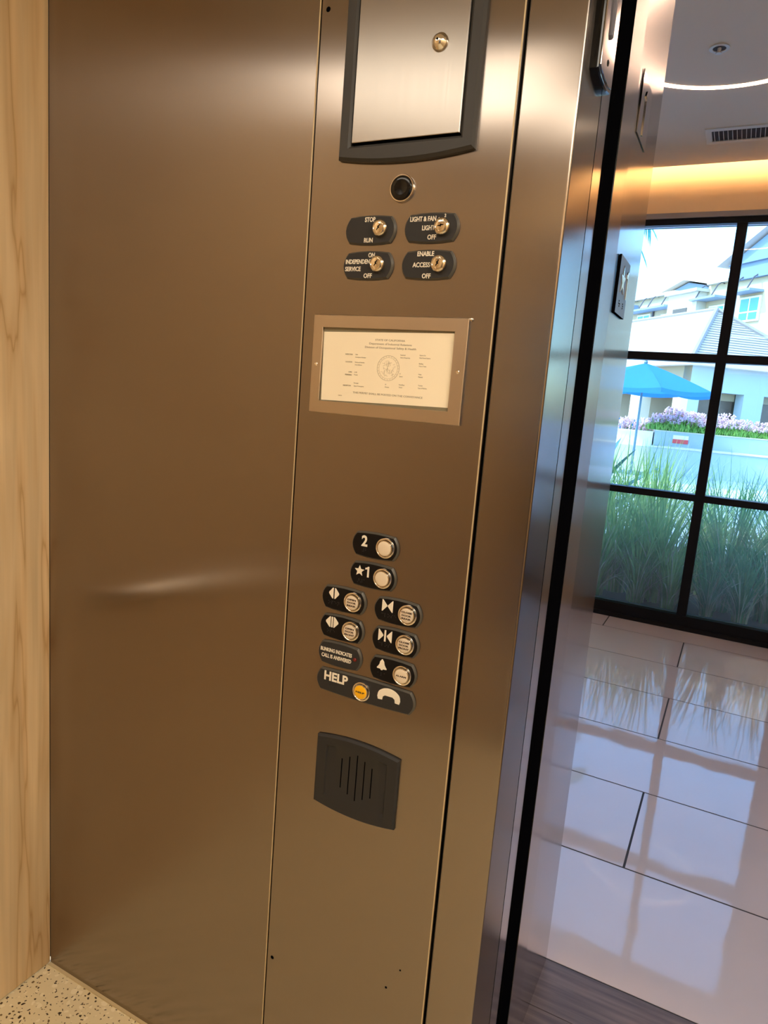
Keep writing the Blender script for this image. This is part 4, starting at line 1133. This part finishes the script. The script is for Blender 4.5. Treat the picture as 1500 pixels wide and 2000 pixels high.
# gable roof pieces
def gable(u0, u1, z0, zp, w0, w1, wallm):
    bm = B(); um_ = (u0+u1)/2
    prism(bm, AF, [(u0+.5, z0), (u1-.5, z0), (um_, zp-.15)], w0+.4, w1-.5); link('gable_wall', bm, wallm, ap)
    bm = B()
    for a, b2 in (((u0, z0), (um_, zp)), ((u1, z0), (um_, zp))):
        d = .22
        prism(bm, AF, [a, b2, (b2[0], b2[1]+d), (a[0], a[1]+d)], w0, w1)
    link('gable_roof', bm, 'roof', ap)
gable(-11.8, -3.3, 11.35, 12.30, -7, -1.5, 'bluegrey'); gable(-.4, 8.8, 11.9, 13.9, -7, 1.0, 'bluegrey')
apart('gable_wall', .6, 8, 10.9, 11.9, -6, .3, 'bluegrey')
def awin(u0, u1, z0, z1, w=0.0):
    f = apart('window', u0, u1, z0, z1, w+.01, w+.14, 'white_trim')
    g = .12; m_ = (u0+u1)/2
    for a, b2 in ((u0+g, m_-g/2), (m_+g/2, u1-g)):
        apart('pane', a, b2, z0+(z1-z0)*.42, z1-g, w+.141, w+.15, 'winblue', f); apart('pane', a, b2, z0+g, z0+(z1-z0)*.36, w+.141, w+.15, 'winblue', f)
def awng(u0, u1, z, w=0.0):
    a = apart('awning', u0, u1, z-.12, z+.02, w+.01, w+1.1, 'awning')
    n_ = 2
    for k in range(n_):
        u = u0+(u1-u0)*(.2+.6*k)
        bm = B(); tube(bm, [AF(u, z+.95, w+.02), AF(u, z+1.02, w+.25), AF(u, z+.8, w+.55), AF(u, z+.03, w+.95)], .045, 6); link('bracket', bm, 'darkmetal', a)
awin(-10.85, -9.0, 7.9, 9.66); awng(-11.8, -8.9, 9.95); awin(-7.5, -5.9, 7.95, 9.45); awng(-8.85, -5.8, 9.95)
awin(-1.75, -.10, 8.1, 9.5); awng(-2.86, -.03, 10.0); awin(1.35, 3.25, 8.1, 9.72); awng(1.1, 3.3, 10.05)
awin(5.2, 7.0, 8.1, 9.72); awng(5.0, 7.2, 10.05)
apart('recess', -4.95, -3.3, 8.5, 9.5, .81, .85, 'opening')
apart('downpipe', -8.72, -8.6, 7.2, 9.8, .02, .16, 'darkmetal')
apart('balcony_box', -12.6, -10.9, 9.95, 10.5, .1, 1.2, 'bluegrey')

# ================================================================== LIGHT
w = bpy.data.worlds.new('World'); scene.world = w; w.use_nodes = True
nt = w.node_tree; bg = nt.nodes['Background']
sky = nt.nodes.new('ShaderNodeTexSky'); sky.sky_type = 'NISHITA'; sky.sun_disc = False
sky.sun_elevation = math.radians(52); sky.sun_rotation = math.radians(215); sky.dust_density = 1.2; sky.air_density = 1.0
mixn = nt.nodes.new('ShaderNodeVectorMath'); mixn.operation = 'MULTIPLY'; mixn.inputs[1].default_value = (.72, 1.0, 1.22)
nt.links.new(sky.outputs[0], mixn.inputs[0]); nt.links.new(mixn.outputs[0], bg.inputs['Color'])
bg.inputs['Strength'].default_value = .95
sd = bpy.data.lights.new('sun', 'SUN'); sd.energy = 4.6; sd.angle = math.radians(.6); sd.color = (1.0, .97, .92)
so_ = bpy.data.objects.new('sun', sd); COL.objects.link(so_)
sdir = Vector((-.80, -.22, .95)).normalized()      # towards the sun
so_.rotation_euler = sdir.to_track_quat('Z', 'Y').to_euler()

# ================================================================== CAMERA
cam = bpy.data.cameras.new('camera'); co = bpy.data.objects.new('camera', cam); COL.objects.link(co)
r = Vector((0.88599507, 0.4569437, 0.07883653)); u = Vector((-0.14579374, 0.11312095, 0.98282645)); f = Vector((-0.44017829, 0.88227326, -0.16684414))
co.matrix_world = Matrix(((r.x, u.x, -f.x, .2573), (r.y, u.y, -f.y, -1.0), (r.z, u.z, -f.z, 1.43607), (0, 0, 0, 1)))
cam.sensor_fit = 'VERTICAL'; cam.sensor_height = 24; cam.lens = 24*1351.7/2000
cam.clip_start = .01; cam.clip_end = 500
scene.camera = co
scene.view_settings.view_transform = 'Standard'; scene.view_settings.look = 'None'
scene.view_settings.exposure = 0.0; scene.view_settings.gamma = 1.0
scene.view_settings.use_curve_mapping = False
